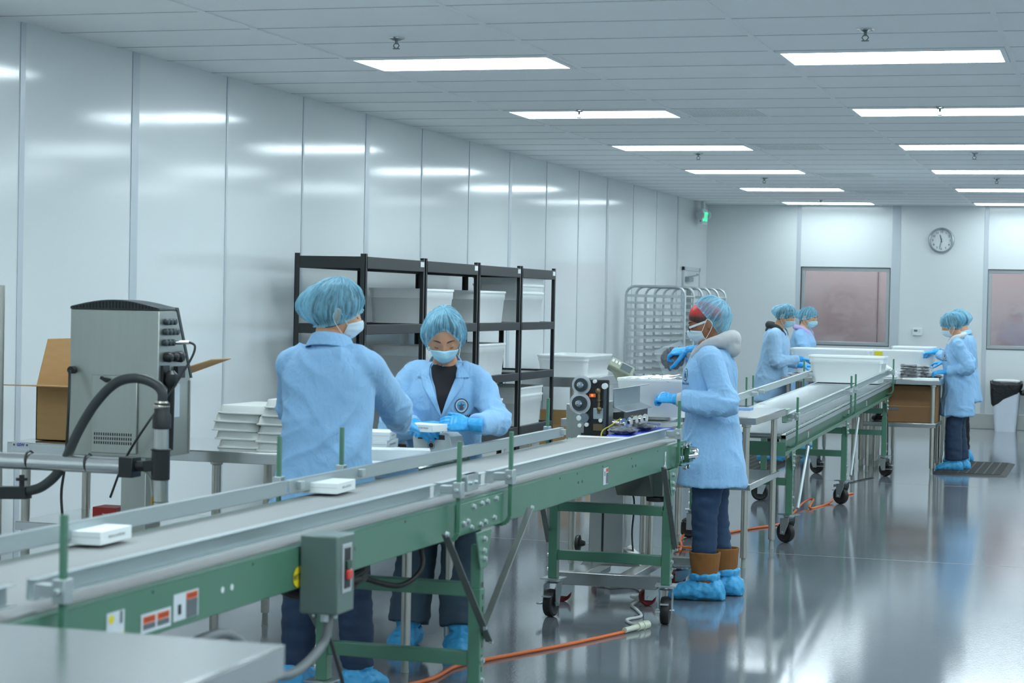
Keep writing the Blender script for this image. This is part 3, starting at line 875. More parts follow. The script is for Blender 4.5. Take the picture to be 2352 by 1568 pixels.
# ------------------------------------------------------------------ black shelving by the wall
PY = [11.98, 13.15, 14.37, 15.5, 16.54]
LV = [(1.735, 1.812), (1.312, 1.375), (.905, .967), (.462, .53), (.06, .12)]
m_board = mat('shelf_board', rgb(150, 158, 158), .5)
def make_unit(y0, y1, label):
    u = empty('storage_shelf', (-4.6, y0, 0), 0, label, 'shelving unit', 'black shelving units along the left wall')
    L = y1-y0; D = -.49; t = .035
    for x in (0, D):
        for y in (.022, L-.022):
            s = -1 if x == 0 else 1
            b = MB(); ys = 1 if y < L/2 else -1
            e = y-ys*.018
            b.box((min(x, x+s*.004), min(e, e+ys*t), 0), (max(x, x+s*.004), max(e, e+ys*t), 1.83)).box((min(x, x+s*t), min(e, e+ys*.004), 0), (max(x, x+s*t), max(e, e+ys*.004), 1.83))
            b.build('post', M_BLACKM, u)
    for z0, z1 in LV:
        b = MB()
        b.box((-.03, .03, z0), (.004, L-.03, z1)).box((D-.004, .03, z0), (D+.03, L-.03, z1)).box((D+.02, .006, z0), (-.02, .032, z1)).box((D+.02, L-.032, z0), (-.02, L-.006, z1))
        s = b.build('shelf_beam', M_BLACKM, u, bevel=.003)
        MB().box((D+.01, .02, z1-.03), (-.012, L-.02, z1-.016)).build('shelf_board', m_board, s)
    quad((.0045, L-.075, 1.785), (0, 1, 0), (0, 0, 1), .075, .035).build('shelf_tag', M_WHITEP, u)
    return u
for i, w_ in enumerate(('nearest bay, behind the two packing workers', 'second bay from the front', 'third bay from the front', 'farthest bay, next to the sealing machine')):
    make_unit(PY[i]+.004, PY[i+1]-.004, 'black metal shelving unit along the left wall, '+w_)

G = 'white totes on the black shelving'
def shelf_tote(y0, y1, lv, label, dz=0, h=.26, d_=.43, lid=False):
    z = LV[lv][1]-.015+dz
    t = make_tote(y1-y0, d_, h, label, (-4.845, (y0+y1)/2, z), pi/2, G, lid=lid)
    return t
shelf_tote(13.22, 13.92, 1, 'white plastic tote on the second shelf of the second bay, behind the front worker')
shelf_tote(14.5, 15.22, 1, 'white plastic tote on the second shelf of the third bay')
shelf_tote(15.6, 16.32, 1, 'lowest tote of the nested stack on the second shelf of the farthest bay')
shelf_tote(15.6, 16.32, 1, 'middle tote of the nested stack on the second shelf of the farthest bay', dz=.062)
shelf_tote(15.6, 16.32, 1, 'top tote of the nested stack on the second shelf of the farthest bay', dz=.124)
shelf_tote(13.25, 13.95, 2, 'tote on the third shelf of the second bay, mostly hidden by a hair net')
shelf_tote(14.5, 15.25, 2, 'white plastic tote on the third shelf of the third bay')
shelf_tote(14.5, 15.2, 3, 'white plastic tote on the lower shelf of the third bay beside the worker sleeve')
shelf_tote(15.6, 16.35, 3, 'lower white tote of the pair nested on the lower shelf of the farthest bay')
shelf_tote(15.6, 16.35, 3, 'upper white tote of the pair nested on the lower shelf of the farthest bay', dz=.065)
make_tote(.95, .5, .2, 'long low white tote on the steel table beyond the shelving', (-4.83, 18.1, .86), pi/2)

# ------------------------------------------------------------------ sheet pan racks
def make_rack(y, label, src=None):
    if src: return dup(src, (-4.83, y, 0), 0, label)
    r = empty('pan_rack', (-4.83, y, 0), 0, label, 'rack', 'aluminium sheet pan racks')
    hx, D, H = .33, .47, 1.735
    m = mat('rack_alu', rgb(186, 194, 196), .35, .6, .06, 12)
    for y_ in (0, D):
        pts = [(-hx, y_, .14), (-hx, y_, H-.1)]+[(-hx+.1-.1*cos(a), y_, H-.1+.1*sin(a)) for a in (pi/8, pi/4, 3*pi/8, pi/2)]
        pts += [(hx-.1+.1*sin(a), y_, H-.1+.1*cos(a)) for a in (0, pi/8, pi/4, 3*pi/8, pi/2)]+[(hx, y_, .14)]
        MB().tube(pts, .0145, 10).build('side_arch', m, r)
    for y_, s in ((0.0, 1), (D, -1)):
        src_ = None
        for i in range(16):
            z = H-.105-.0765*i
            if src_ is None:
                b = MB(); ya, yb = sorted((0, s*.022)); yc, yd = sorted((-s*.004, 0))
                b.box((-hx+.01, ya, -.013), (hx-.01, yb, -.010)).box((-hx+.01, yc, -.013), (hx-.01, yd, .014))
                o = src_ = b.build('runner', m, r)
            else:
                o = src_.copy(); C.objects.link(o); o.parent = r
            o.location = (0, y_, z)
    for x in (-hx, hx):
        for z in (H-.105, .17):
            MB().cyl((x, 0, z), (x, D, z), .011, n=10).build('tie_bar', m, r)
        for y_ in (0, D):
            make_caster(r, x*.95, y_, pi/2, .05, .14, brake=False)
    return r
rk = make_rack(21.45, 'aluminium sheet pan rack by the left wall, nearest of the three')
make_rack(22.4, 'aluminium sheet pan rack by the left wall, middle of the three', rk)
make_rack(23.35, 'aluminium sheet pan rack by the left wall, farthest of the three', rk)

# ------------------------------------------------------------------ back work island: totes, packets, scale, box
make_tote(.69, .44, .245, 'white plastic tote riding on the roller conveyor', (-2.345, 18.55, bz(5.8)+.016), 0, 'large white totes at the back')
make_tote(.82, .5, .25, 'wide white tote on the back tables before the worker with lilac collar', (-2.74, 20.45, .877), 0, 'large white totes at the back')
make_tote(.47, .42, .245, 'white tote on the right back table beside the black packets', (-2.06, 20.2, .887), 0, 'large white totes at the back')
make_tote(.44, .4, .27, 'farthest white tote on the back tables behind the right worker hands', (-1.99, 21.1, .887), 0, 'large white totes at the back')
nt_ = MB().box((-.04, -.001, -.045), (.04, .001, .045)).build('sticky_note', M_YELLOW)
nt_.location = (-2.235, 19.984, 1.075); tag(nt_, 'bright yellow sticky note hanging on the scale beside the tote on the right table', 'note')
sc = empty('table_scale', (-2.12, 19.45, .886), 0, 'small white digital scale on the right back table under the yellow note', 'scale')
MB().prism([V((-.13, -.1, 0)), V((.13, -.1, 0)), V((.12, -.08, .05)), V((.0, -.02, .12)), V((-.13, -.02, .12))], (0, .2, 0)).build('scale_body', M_WHITEP, sc, bevel=.006)
MB().box((-.12, -.05, .122), (.0, .12, .128)).build('scale_pan', M_STEELTOP, sc)
MB().box((-.1, -.1012, .03), (-.03, -.1005, .055)).build('scale_display', M_LABELG, sc)

M_PIECES = mat('dark_pieces', rgb(20, 21, 24), .28, 0, .3, 30)
M_FILM = mat('bag_film', rgb(226, 232, 236), .2, 0, .03, alpha=.18, bump=.7, bscale=38, bdist=.004)
def pillow(w_, d_, h, seed, nx=16, ny=14, wave=.006):
    b = MB(); top = []; bot = []
    for jy in range(ny+1):
        for ix in range(nx+1):
            u, v = ix/nx*2-1, jy/ny*2-1
            e = max(0, (1-abs(u)**2.6)*(1-abs(v)**2.6))
            z = h*.5*e**.55*(1+.4*noise.noise(V((u*2.4+seed, v*2.4, seed*.7))))
            w0 = wave*noise.noise(V((u*3+seed*2, v*3, 1)))*(1-e)
            x = u*w_/2*(1+.03*noise.noise(V((v*4, seed, 0)))); y = v*d_/2*(1+.03*noise.noise(V((u*4, seed, 5))))
            top.append(V((x, y, h*.5+z+w0))); bot.append(V((x, y, max(0, h*.5-min(z, h*.5)+w0))))
    n_ = nx+1
    fs = [(jy*n_+ix, jy*n_+ix+1, jy*n_+ix+n_+1, jy*n_+ix+n_) for jy in range(ny) for ix in range(nx)]
    b.add(top, fs); b.add(bot, [tuple(reversed(f)) for f in fs])
    return b
def packet(loc, label, grp, m=None, w_=.17, d_=.13, h=.028, rz=0, film=True, seed=0):
    o = empty('snack_packet', loc, rz, label, 'packet', grp)
    rnd = random.Random(seed)
    if not film:
        pillow(w_, d_, h, seed).build('packet_body', m, o, angle=180)
        return o
    b = MB(); n_ = 26
    for i in range(n_):
        u, v = rnd.uniform(-.8, .8), rnd.uniform(-.8, .8)
        b.ell((u*w_*.5, v*d_*.5, h*.5+rnd.uniform(-.25, .25)*h), (rnd.uniform(.018, .03), rnd.uniform(.009, .015), h*rnd.uniform(.18, .3)), 9, 6, M=Matrix.Rotation(rnd.uniform(0, 3.1), 3, 'Z'))
    b.ell((0, 0, h*.5), (w_*.5, d_*.5, h*.36), 18, 8)
    c = b.build('packet_contents', m or M_PIECES, o, angle=180); c['kind'] = 'stuff'
    pillow(w_*1.22, d_*1.22, h*1.12, seed+3, wave=.012).build('clear_bag', M_FILM, o, angle=180)
    return o
gp = 'black packets stacked on the right back table'
for k in range(5):
    packet((-1.86+.006*(k % 2), 19.2, .886+.027*k), 'black packet in clear film, %s of the front stack on the right table' % ('bottom', 'second from bottom', 'middle', 'second from top', 'top')[k], gp, rz=.1*(k % 3-1), seed=k)
for k in range(4):
    packet((-1.79, 19.55, .886+.03*k), 'black packet in clear film, %s of the rear stack under the worker gloves' % ('bottom', 'second', 'third', 'top')[k], gp, w_=.2, rz=.12*(k % 2), seed=k+10, h=.03)
packet((-1.66, 19.58, .886), 'black packet lying alone at the right end of the back table', gp, w_=.16, seed=31)
pb = MB().box((-.16, -.11, 0), (.16, .11, .012)).build('paper_sheet', M_PAPER); pb.location = (-1.74, 19.13, .8855)
tag(pb, 'white paper sheet at the front edge of the right back table', 'paper')
tr_ = []
def tray(loc, w_, d_, h, label, m=M_WHITEP, rz=0, group=None, cat='tray', k=.86, r=.03):
    t = empty('plastic_tray', loc, rz, label, cat, group)
    b = MB().rings([rr(0, 0, w_*k, d_*k, r, 0), rr(0, 0, w_, d_, r*1.2, h-.004), rr(0, 0, w_+.012, d_+.012, r*1.25, h-.004), rr(0, 0, w_+.012, d_+.012, r*1.25, h), rr(0, 0, w_-.006, d_-.006, r*1.15, h), rr(0, 0, w_*k-.006, d_*k-.006, r*.9, .004)])
    b.build('tray_body', m, t, angle=50)
    return t
m_tray = mat('tray_plastic', rgb(208, 212, 208), .4)
tray((-2.82, 19.3, .876), .38, .16, .028, 'shallow white tray of black pieces at the edge of the left back table', m_tray, 0)
def black_bits(loc, wx, wy, label, seed):
    rnd = random.Random(seed); b = MB()
    for i in range(26):
        b.ell((loc[0]+rnd.uniform(-wx, wx), loc[1]+rnd.uniform(-wy, wy), loc[2]+rnd.uniform(0, .014)), (rnd.uniform(.018, .034), rnd.uniform(.008, .014), rnd.uniform(.008, .014)), 8, 5, M=Matrix.Rotation(rnd.uniform(0, 3), 3, 'Z'))
    return tag(b.build('snack_pieces', M_RUBBER), label, 'snack pieces', kind='stuff')
black_bits((-2.82, 19.3, .89), .15, .05, 'loose black snack pieces heaped in the left back tray', 3)
tray((-2.62, 19.62, .876), .3, .2, .05, 'second shallow tray behind the gloves of the worker in the dark hood', m_tray, 0)
black_bits((-2.62, 19.62, .915), .11, .06, 'loose black snack pieces in the second tray behind the gloves', 5)
lb = MB().tube(spline([(-2.5, 20.22, 1.128), (-2.42, 20.2, 1.135), (-2.38, 20.2, 1.15)]), [.012]*17, 8) if False else None
cbx = empty('cardboard_box', (-1.815, 19.34, .4785), 0, 'closed brown cardboard box on the undershelf of the right back table', 'cardboard box')
MB().box((-.225, -.2, 0), (.225, .2, .345)).build('box_body', M_CARDD, cbx, bevel=.003)
MB().box((-.225, -.203, .11), (-.12, -.2, .135)).build('box_label', M_LABELG, cbx)
MB().box((-.226, -.2005, .148), (.226, -.1995, .152)).build('tape_seam', M_CARD, cbx)
dk = MB().tube(spline([(-2.10, 19.3, .502), (-2.18, 19.26, .502), (-2.15, 19.18, .51), (-2.1, 19.14, .58)]), .022, 10).build('black_bag', M_RUBBER)
tag(dk, 'crumpled black bag lying on the undershelf left of the closed cardboard box', 'bag')

# trash bins
def bin_(loc, label, dx=0):
    t = empty('trash_bin', loc, 0, label, 'trash bin')
    MB().rings([rr(0, 0, .26, .26, .04, 0), rr(0, 0, .36, .32, .05, .60), rr(0, 0, .35, .31, .05, .60), rr(0, 0, .25, .25, .04, .01)]).build('bin_body', mat('bin_white', rgb(205, 214, 224), .45), t)
    MB().rings([rr(0, 0, .345, .305, .05, .605), rr(0, 0, .33, .29, .05, .655), rr(0, 0, .2, .2, .05, .665)]).build('bin_lid', M_WHITEP, t)
    rs = []
    for k, (z, ex) in enumerate(((.64, .012), (.645, .03), (.60, .04), (.52, .034), (.44, .022), (.40, .012))):
        ring = rr(0, 0, .345+ex*2-.02*k*.4, .305+ex*2-.02*k*.4, .05, z)
        ring = [p+V((0, 0, (-.09*(-p.x/.18)-.0 if k >= 4 else (-.04*(-p.x/.18) if k == 3 else 0))+.012*noise.noise(p*30))) + V((p.x, p.y, 0)).normalized()*.01*noise.noise(p*24) for p in ring]
        rs.append(ring)
    MB().rings(rs, cap=False).build('bin_liner', mat('liner_black', rgb(26, 29, 30), .25, 0, .3, 30, bump=.8, bscale=30, bdist=.01), t, angle=180)
    MB().ell((.21, -.06, .5), (.05, .04, .035), 10, 8).tube(spline([(.2, -.06, .5), (.25, -.05, .53), (.3, -.05, .52)]), [.025]*8+[.03]*9, 8).build('liner_knot', MATS['liner_black'], t)
    return t
bin_((-1.315, 26.42, 0), 'white waste bin with a black liner standing against the back wall')
bin_((-.86, 26.42, 0), 'second white waste bin at the right edge of the photo against the back wall')

# anti-fatigue mats
def floor_mat_(x0, x1, y0, y1, label):
    t = empty('floor_mat', ((x0+x1)/2, (y0+y1)/2, 0), 0, label, 'mat', 'black anti-fatigue mats')
    hx, hy = (x1-x0)/2, (y1-y0)/2
    MB().rings([[V((-hx, -hy, 0)), V((hx, -hy, 0)), V((hx, hy, 0)), V((-hx, hy, 0))], [V((-hx+.05, -hy+.05, .014)), V((hx-.05, -hy+.05, .014)), V((hx-.05, hy-.05, .014)), V((-hx+.05, hy-.05, .014))]]).build('mat_base', mat('mat_black', rgb(44, 46, 46), .7), t, smooth=False)
    b = MB(); y = -hy+.08
    while y < hy-.08:
        b.box((-hx+.06, y, .014), (hx-.06, y+.02, .02)); y += .05
    x = -hx+.07
    while x < hx-.07:
        b.box((x, -hy+.07, .014), (x+.015, hy-.07, .0195)); x += .08
    b.build('mat_ribs', mat('mat_rib', rgb(60, 62, 60), .65), t, smooth=False)
floor_mat_(-1.62, -.93, 19.1, 20.8, 'black rubber floor mat under the workers on the right')
floor_mat_(-3.62, -3.02, 18.3, 20.5, 'black rubber floor mat under the worker in the dark hood')

# ------------------------------------------------------------------ cords on the floor
def cord(pts, r, m, name, label, cat='cord', n=8):
    return tag(MB().tube(spline(pts, 7), r, n).build(name, m, angle=180), label, cat)
z = .008
ec = cord([(-2.78, 7.2, z), (-2.63, 7.63, z), (-2.62, 7.95, z), (-2.557, 8.147, z), (-2.328, 8.668, z), (-2.165, 9.12, z)], .0085, M_ORANGE, 'extension_cord', 'orange extension cord running across the floor beneath the belt conveyor')
pc = MB().cyl((-2.165, 9.11, .016), (-2.13, 9.22, .018), .014, n=12).cyl((-2.13, 9.22, .018), (-2.118, 9.26, .018), .02, n=14).cyl((-2.118, 9.26, .018), (-2.1, 9.31, .019), .024, r2=.02, n=14)
pc.build('cord_plug', mat('plug_clear', rgb(205, 210, 190), .25), ec)
cord([(-2.12, 9.28, .02), (-2.19, 9.36, z), (-2.24, 9.47, z), (-2.2, 9.6, z), (-2.26, 9.78, z), (-2.33, 9.95, z), (-2.30, 10.05, .02), (-2.38, 10.15, .02), (-2.37, 10.35, z), (-2.42, 10.5, z), (-2.5, 10.68, .02)], .0075, M_WHITECORD, 'appliance_cord', 'white cord snaking from the sealing machine to the orange plug')
ps = empty('power_strip', (-2.52, 10.62, 0), .9, 'white power strip on the floor under the sealing machine', 'power strip')
MB().box((-.13, -.03, 0), (.13, .03, .035)).build('strip_body', M_WHITEP, ps, bevel=.006)
MB().box((-.1, -.018, .035), (.1, .018, .037)).build('strip_sockets', M_LABELG, ps)
cord([(-2.5, 11.7, z), (-2.42, 11.75, z), (-2.38, 12.0, z), (-2.5, 12.4, z), (-2.62, 12.35, .02), (-2.55, 12.15, .02), (-2.62, 12.55, z), (-2.69, 12.85, z), (-2.7, 13.15, .03), (-2.62, 13.05, z), (-2.5, 13.3, z), (-2.443, 13.5, z), (-2.365, 13.74, z), (-2.24, 14.1, z), (-2.26, 14.8, z), (-2.28, 15.5, .03), (-2.22, 15.6, .05), (-2.2, 15.3, z), (-2.12, 15.75, z), (-2.1, 16.0, .04), (-2.05, 15.85, z), (-2.08, 16.3, z), (-2.15, 16.65, .03), (-2.12, 16.5, z), (-2.05, 16.7, z)], .008, M_ORANGE, 'extension_cord', 'orange cord curling across the floor under the roller conveyor')
cord([(-2.3, 17.4, .006), (-2.2, 17.8, .006), (-2.1, 18.3, .006), (-2.0, 18.6, .006), (-1.99, 18.75, .3), (-2.02, 18.8, .7)], .005, M_RUBBER, 'power_cable', 'thin black cable on the floor by the far caster of the roller conveyor', 'cable')

# ------------------------------------------------------------------ things on the left tables
bx = empty('cardboard_box', (-4.53, 8.36, .864), 0, 'open cardboard box with raised flaps on the left steel table', 'cardboard box')
w2, d2, h2 = .21, .19, .25
b = MB()
for a, c in (((-w2, -d2, 0), (w2, -d2+.005, h2)), ((-w2, d2-.005, 0), (w2, d2, h2)), ((-w2, -d2, 0), (-w2+.005, d2, h2)), ((w2-.005, -d2, 0), (w2, d2, h2)), ((-w2, -d2, 0), (w2, d2, .005))):
    b.box(a, c)
b.build('box_body', M_CARD, bx)
def flap(p0, p1, d, name='box_flap', taper=0):
    p0, p1, d = V(p0), V(p1), V(d); e = (p1-p0).normalized()*taper
    n_ = (p1-p0).cross(d).normalized()*.004
    MB().prism([p0, p1, p1+d-e, p0+d+e], n_).build(name, M_CARD, bx)
flap((w2, -d2, h2), (-w2, -d2, h2), (-.10, -.16, .005))
flap((-w2, -d2, h2), (-w2, d2, h2), (.015, 0, .215), taper=.07)
flap((-w2, d2, h2), (w2, d2, h2), (0, .12, .1), taper=.04)
flap((w2, d2, h2), (w2, -d2, h2), (.42, 0, .14), taper=.09)

gt = 'white trays stacked on the left tables'
def inv_tray(loc, label, rz, w_=.225, d_=.4, h=.038):
    t = empty('plastic_tray', loc, rz, label, 'tray', gt)
    b = MB().rings([rr(0, 0, w_*.90, d_*.93, .03, .003), rr(0, 0, w_+.004, d_+.004, .04, 0), rr(0, 0, w_+.012, d_+.012, .042, .001), rr(0, 0, w_+.012, d_+.012, .042, .006), rr(0, 0, w_, d_, .038, .0075), rr(0, 0, w_*.945, d_*.965, .036, h-.005), rr(0, 0, w_*.92, d_*.95, .034, h)])
    b.build('tray_body', m_tray, t, angle=40)
for k in range(5):
    inv_tray((-3.745-.012*(2-abs(k-2))+.01*(k == 4), 8.41, .8625+.0385*k), 'pale plastic tray, %s of the left stack behind the left worker' % ('bottom', 'second from bottom', 'middle', 'second from top', 'top')[k], .05-.02*k)
for k in range(6):
    inv_tray((-3.51-.008*(k % 2)+.03*(k == 5)+.012*(k == 4), 8.34, .8605+.0385*k), 'pale plastic tray, %s of the right stack behind the left worker' % ('bottom', 'second from bottom', 'third from bottom', 'third from top', 'second from top', 'top')[k], -.06+.02*k)

def product_box(loc, w_, d_, h, rz, label, grp, logo=True):
    t = empty('product_box', loc, rz, label, 'product box', grp)
    MB().box((-w_/2, -d_/2, 0), (w_/2, d_/2, h)).build('carton', M_PAPER, t, bevel=.0015)
    MB().box((-w_/2-.0006, -d_/2+.002, h*.55), (w_/2-.002, -d_/2-.0004, h*.57)).build('carton_seam', M_LABELG, t)
    if logo:
        text_mesh('MENTAL NUTRITION', .0105, (w_/2+.0004, 0, h*.5), (0, 1, 0), (0, 0, 1), .0005).build('carton_text', M_INK, t)
    return t
gb = 'white product boxes on the grey belt'
product_box((-2.64, 4.86, .8762), .14, .185, .036, .03, 'white flat product box lying on the belt in the left foreground', gb)
product_box((-2.61, 6.46, .8762), .15, .2, .036, .06, 'white flat product box lying on the belt in front of the left worker', gb)
pbx = empty('product_box', (-2.9, 8.0, .860), .35, 'white product box stack corner beside the left worker hip on the packing table', 'product box')
MB().box((-.13, -.07, 0), (.13, .07, .05)).build('carton', M_PAPER, pbx, bevel=.0015)
for k in range(2):
    MB().box((.1301, -.069, .015+.016*k), (.1304, .069, .0165+.016*k)).build('carton_seam', M_LABELG, pbx)
psh = MB().box((-.17, -.1, 0), (.17, .1, .004)).build('card_sheet', M_PAPER); psh.location = (-2.93, 7.83, .8602); psh.rotation_euler = (0, 0, .2)
tag(psh, 'flat white carton sheet on the packing table edge by the left worker', 'carton sheet')
for k in range(3):
    product_box((-3.08, 8.18, .860+.0375*k), .16, .2, .036, .1*k, 'white product box, %s of the small pile half hidden by the left worker' % ('bottom', 'middle', 'top')[k], 'white product boxes piled on the packing table')
# the printed white carton standing before the front worker
wb = empty('printed_carton', (-2.83, 8.235, .860), -.29+.02, 'white printed carton with dark slot and round emblem in front of the facing worker', 'carton')
poly = [V((-.1, 0, 0)), V((.115, 0, 0)), V((.085, .0, .095)), V((.06, 0, .11)), V((-.09, 0, .105)), V((-.11, 0, .085))]
MB().prism(poly, (0, .1, 0)).build('carton_body', mat('carton_sheen', rgb(198, 206, 204), .35, .1), wb, bevel=.002)
MB().add([V((-.082, -.0008, .077)), V((.062, -.0008, .079)), V((.06, -.0008, .1)), V((-.07, -.0008, .099))], [(0, 1, 2, 3)]).build('dark_slot', M_INK, wb)
disc((-.01, -.0004, .052), (1, 0, 0), (0, 0, 1), .02, .0165, .0004, r0=.86).build('emblem_ring', M_LABELG, wb)
disc((-.01, -.0004, .052), (1, 0, 0), (0, 0, 1), .013, .011, .0004).build('emblem_centre', M_INK, wb)
text_mesh('MENTAL NUTRITION', .0115, (-.012, -.0004, .017), (1, 0, 0), (0, 0, 1), .0005).build('carton_text', M_INK, wb)
text_mesh('| 11', .018, (.078, -.0004, .018), (1, 0, 0), (0, 0, 1), .0005).build('carton_number', M_INK, wb)
# the flat box held between the two workers
hbx = empty('held_carton', (-2.845, 8.1, .992), -.29, 'white printed carton held by the gloves of the two packing workers', 'carton')
MB().box((-.075, -.012, -.012), (.075, .1, .02)).build('carton_body', M_PAPER, hbx, bevel=.002)
text_mesh('MENTAL NUTRITION', .011, (.0, -.0122, .004), (1, 0, 0), (0, 0, 1), .0005).build('carton_text', M_INK, hbx)

# ------------------------------------------------------------------ inkjet coder cabinet, hose, print head arm
cd = empty('coding_machine', (-3.95, 7.5, 0), 0, 'tall stainless steel inkjet coding cabinet with black ribbed lid by the left table', 'machine')
m_cab = mat('cabinet_steel', rgb(176, 180, 174), .36, .85, .06, 3, bump=.1, bscale=40, bdist=.0006, stretch=(12, 1, 1))
# body: front face turned a little to the right
hw = .245
sp2 = [(0, .865), (0, 1.478), (.16, 1.478), (.30, 1.19), (.30, .865)]
MB().prism([V((-hw, y, z)) for y, z in sp2], (.41, 0, 0)).build('cabinet_body', m_cab, cd, bevel=.004)
b = MB()
top_pts = [V((-hw-.002, -.003, 1.478))]+[V((-hw+(.41)*t, -.003, 1.49+.03*sin(pi*min(1, t*1.02)))) for t in [i/12 for i in range(13)]]+[V((.166, -.003, 1.478))]
b.prism(top_pts, (0, .17, 0))
b.prism([V((-hw-.002, y, z)) for y, z in ((.15, 1.492), (.178, 1.492), (.322, 1.19), (.300, 1.19), (.158, 1.478), (.15, 1.478))], (.414, 0, 0))
lid = b.build('cabinet_lid', mat('lid_dark', rgb(50, 58, 60), .4), cd, bevel=.003)
b = MB()
for i in range(26):
    x = -hw+.012+i*.0152; t = (x+hw)/.41
    b.box((x, -.006, 1.484), (x+.007, -.003, 1.486+.028*sin(pi*min(1, t))))
b.build('lid_ribs', M_RUBBER, lid)
dr = MB().box((-.135, -.012, .88), (.075, -.002, 1.205)).build('front_door', m_cab, cd, bevel=.003)
b = MB()
for r_ in range(3):
    for i in range(17):
        b.box((-.12+i*.0105, -.0128, .917+.018*r_), (-.12+i*.0105+.0055, -.0118, .929+.018*r_))
b.build('vent_slots', M_BLACKP, dr)
b = MB(); b.bar((-.09, -.016, 1.195), (-.06, -.02, 1.18), .012, .012).bar((-.07, -.02, 1.19), (-.045, -.02, 1.185), .01, .01)
b.build('door_latch', M_BLACKP, dr)
MB().cyl((-.225, -.001, 1.222), (-.225, -.03, 1.222), .016, n=14).build('power_inlet', M_BLACKP, cd)
b = MB()
XS = .165
for z, ys in ((1.432, (.05, .085, .12)), (1.39, (.045, .08, .115, .145)), (1.345, (.04, .075, .11))):
    for y in ys:
        MB().lathe([(.012, 0), (.014, .004), (.014, .016), (.011, .02), (.004, .021)], (XS, y, z), (1, 0, 0), n=12).build('connector_cap', mat('caps', rgb(52, 64, 68), .4), cd)
for y, r_ in ((.06, .02), (.115, .018), (.17, .023)):
    MB().lathe([(r_, 0), (r_+.002, .02), (r_*.8, .032), (.005, .036)], (XS, y, 1.285), (1, 0, 0), n=14).build('round_connector', M_BLACKP, cd)
b = MB()
b.lathe([(.014, 0), (.024, .015), (.03, .035), (.027, .06), (.012, .075)], (.2, .05, 1.155), (0, 0, 1), n=16).box((XS, .02, 1.15), (XS+.012, .08, 1.25))
b.build('hose_coupling', M_BLACKP, cd, angle=30)
MB().box((XS, .14, 1.195), (XS+.02, .21, 1.245)).build('socket_block', M_BLACKP, cd)
MB().cyl((XS+.01, .12, 1.345), (XS+.07, .14, 1.347), .009, n=10).build('silver_plug', M_CHROME, cd)
MB().tube(spline([(.235, .14, 1.347), (.262, .14, 1.33), (.25, .12, 1.27), (.21, .02, 1.14), (.14, -.06, 1.0), (.05, -.06, .86), (-.02, -.05, .70)]), .005, 8).build('signal_cable', M_BLACKP, cd)
MB().box((XS, .1, 1.03), (XS+.0015, .2, 1.17)).build('spec_label', mat('spec', rgb(196, 208, 214), .4), cd)
MB().tube([(.2, .05, 1.16), (.2, .05, 1.1), (.195, .055, .9)], .015, 10).build('hose_drop', M_RUBBER, cd)
MB().box((XS, .285, .87), (XS+.006, .295, 1.18)).build('door_edge', M_STEEL, cd)
MB().box((-.03, .06, .0), (.085, .2, .87)).build('pedestal', m_cab, cd, bevel=.003)
MB().box((-.3, -.1, 0.0), (.3, .35, .04)).build('pedestal_base', m_cab, cd, bevel=.004)
rb = MB().box((-.06, -.06, 0), (.06, .06, .062)).build('red_carton', mat('red_card', rgb(176, 44, 36), .5)); rb.location = (-4.42, 8.3, .5005)
tag(rb, 'small red carton on the undershelf behind the coding machine pedestal', 'carton')
text_mesh('TRAVEL KIT', .012, (.02, -.061, .03), (1, 0, 0), (0, 0, 1), .0004).build('carton_text', M_PAPER, rb)

# arm that carries the print head
pa = empty('print_head_arm', (-4.35, 6.55, 0), 0, 'horizontal steel arm with black clamps carrying a vertical print head tube', 'machine arm')
cordp = lambda px, py, Y: (lambda d: V((d.x*Y/d.y, Y, 1.55+d.z*Y/d.y)))(F_+R_*((px-1176)/4595.07)-U_*((py-784)/4595.07))
o_ = V((-4.35, 6.55, 0))
P = lambda px, py, Y=6.6: cordp(px, py, Y)-o_
a0, a1 = P(-140, 1050), P(290, 1070)
MB().cyl(a0, a1, .031, n=24).build('arm_tube', M_CHROME if False else mat('polished_tube', rgb(222, 224, 222), .2, .9), pa)
st0 = V((a0.x, a0.y, 0))
MB().cyl(st0, st0+V((0, 0, 1.3)), .03, n=18).build('stand_post', M_TUBE, pa)
MB().box((a0.x-.25, a0.y-.2, 0), (a0.x+.25, a0.y+.2, .05)).build('stand_base', M_STEEL, pa, bevel=.005)
c0, c1, c2 = P(300, 1070), P(335, 1070), P(369, 1067)
b = MB(); b.box((c0.x-.032, c0.y-.036, c0.z-.04), (c0.x+.025, c0.y+.036, c0.z+.034))
b.cyl((c0.x, c0.y, c0.z), (c1.x, c1.y, c1.z), .02, n=14).cyl(c2-V((0, 0, .055)), c2+V((0, 0, .055)), .034, n=20).bar(c1, c2, .05, .04)
b.cyl(c2+V((0, 0, .052)), c2+V((0, 0, .058)), .038, n=20)
b.build('clamp', M_BLACKP, pa, bevel=.003)
v0, v1 = P(369, 1160), P(371, 935)
MB().cyl(v0, P(371, 972), .0265, n=22).build('print_head', mat('head_steel', rgb(186, 188, 184), .25, .8, .1, 6, stretch=(9, 9, .3)), pa)
hc = MB().lathe([(.027, 0), (.034, .004), (.034, .05), (.028, .06), (.028, .095)], P(371, 985), n=20).build('head_collar', M_BLACKP, pa)
MB().lathe([(.026, 0), (.03, .012), (.022, .03)], P(371, 940), n=18).build('head_ferrule', mat('ferrule', rgb(186, 182, 168), .35, .5), hc)
MB().tube([v0+V((0, 0, .012)), v0+V((0, 0, .014))], .029, 18).build('head_strap', M_BLACKP, pa)
for px in (68, 203):
    q = P(px, 1052+px*.05)
    MB().tube([q+V((0, .033*cos(t), .033*sin(t))) for t in [2*pi*i/14 for i in range(14)]], .004, 6, closed=True).build('cable_tie', M_BLACKP, pa)
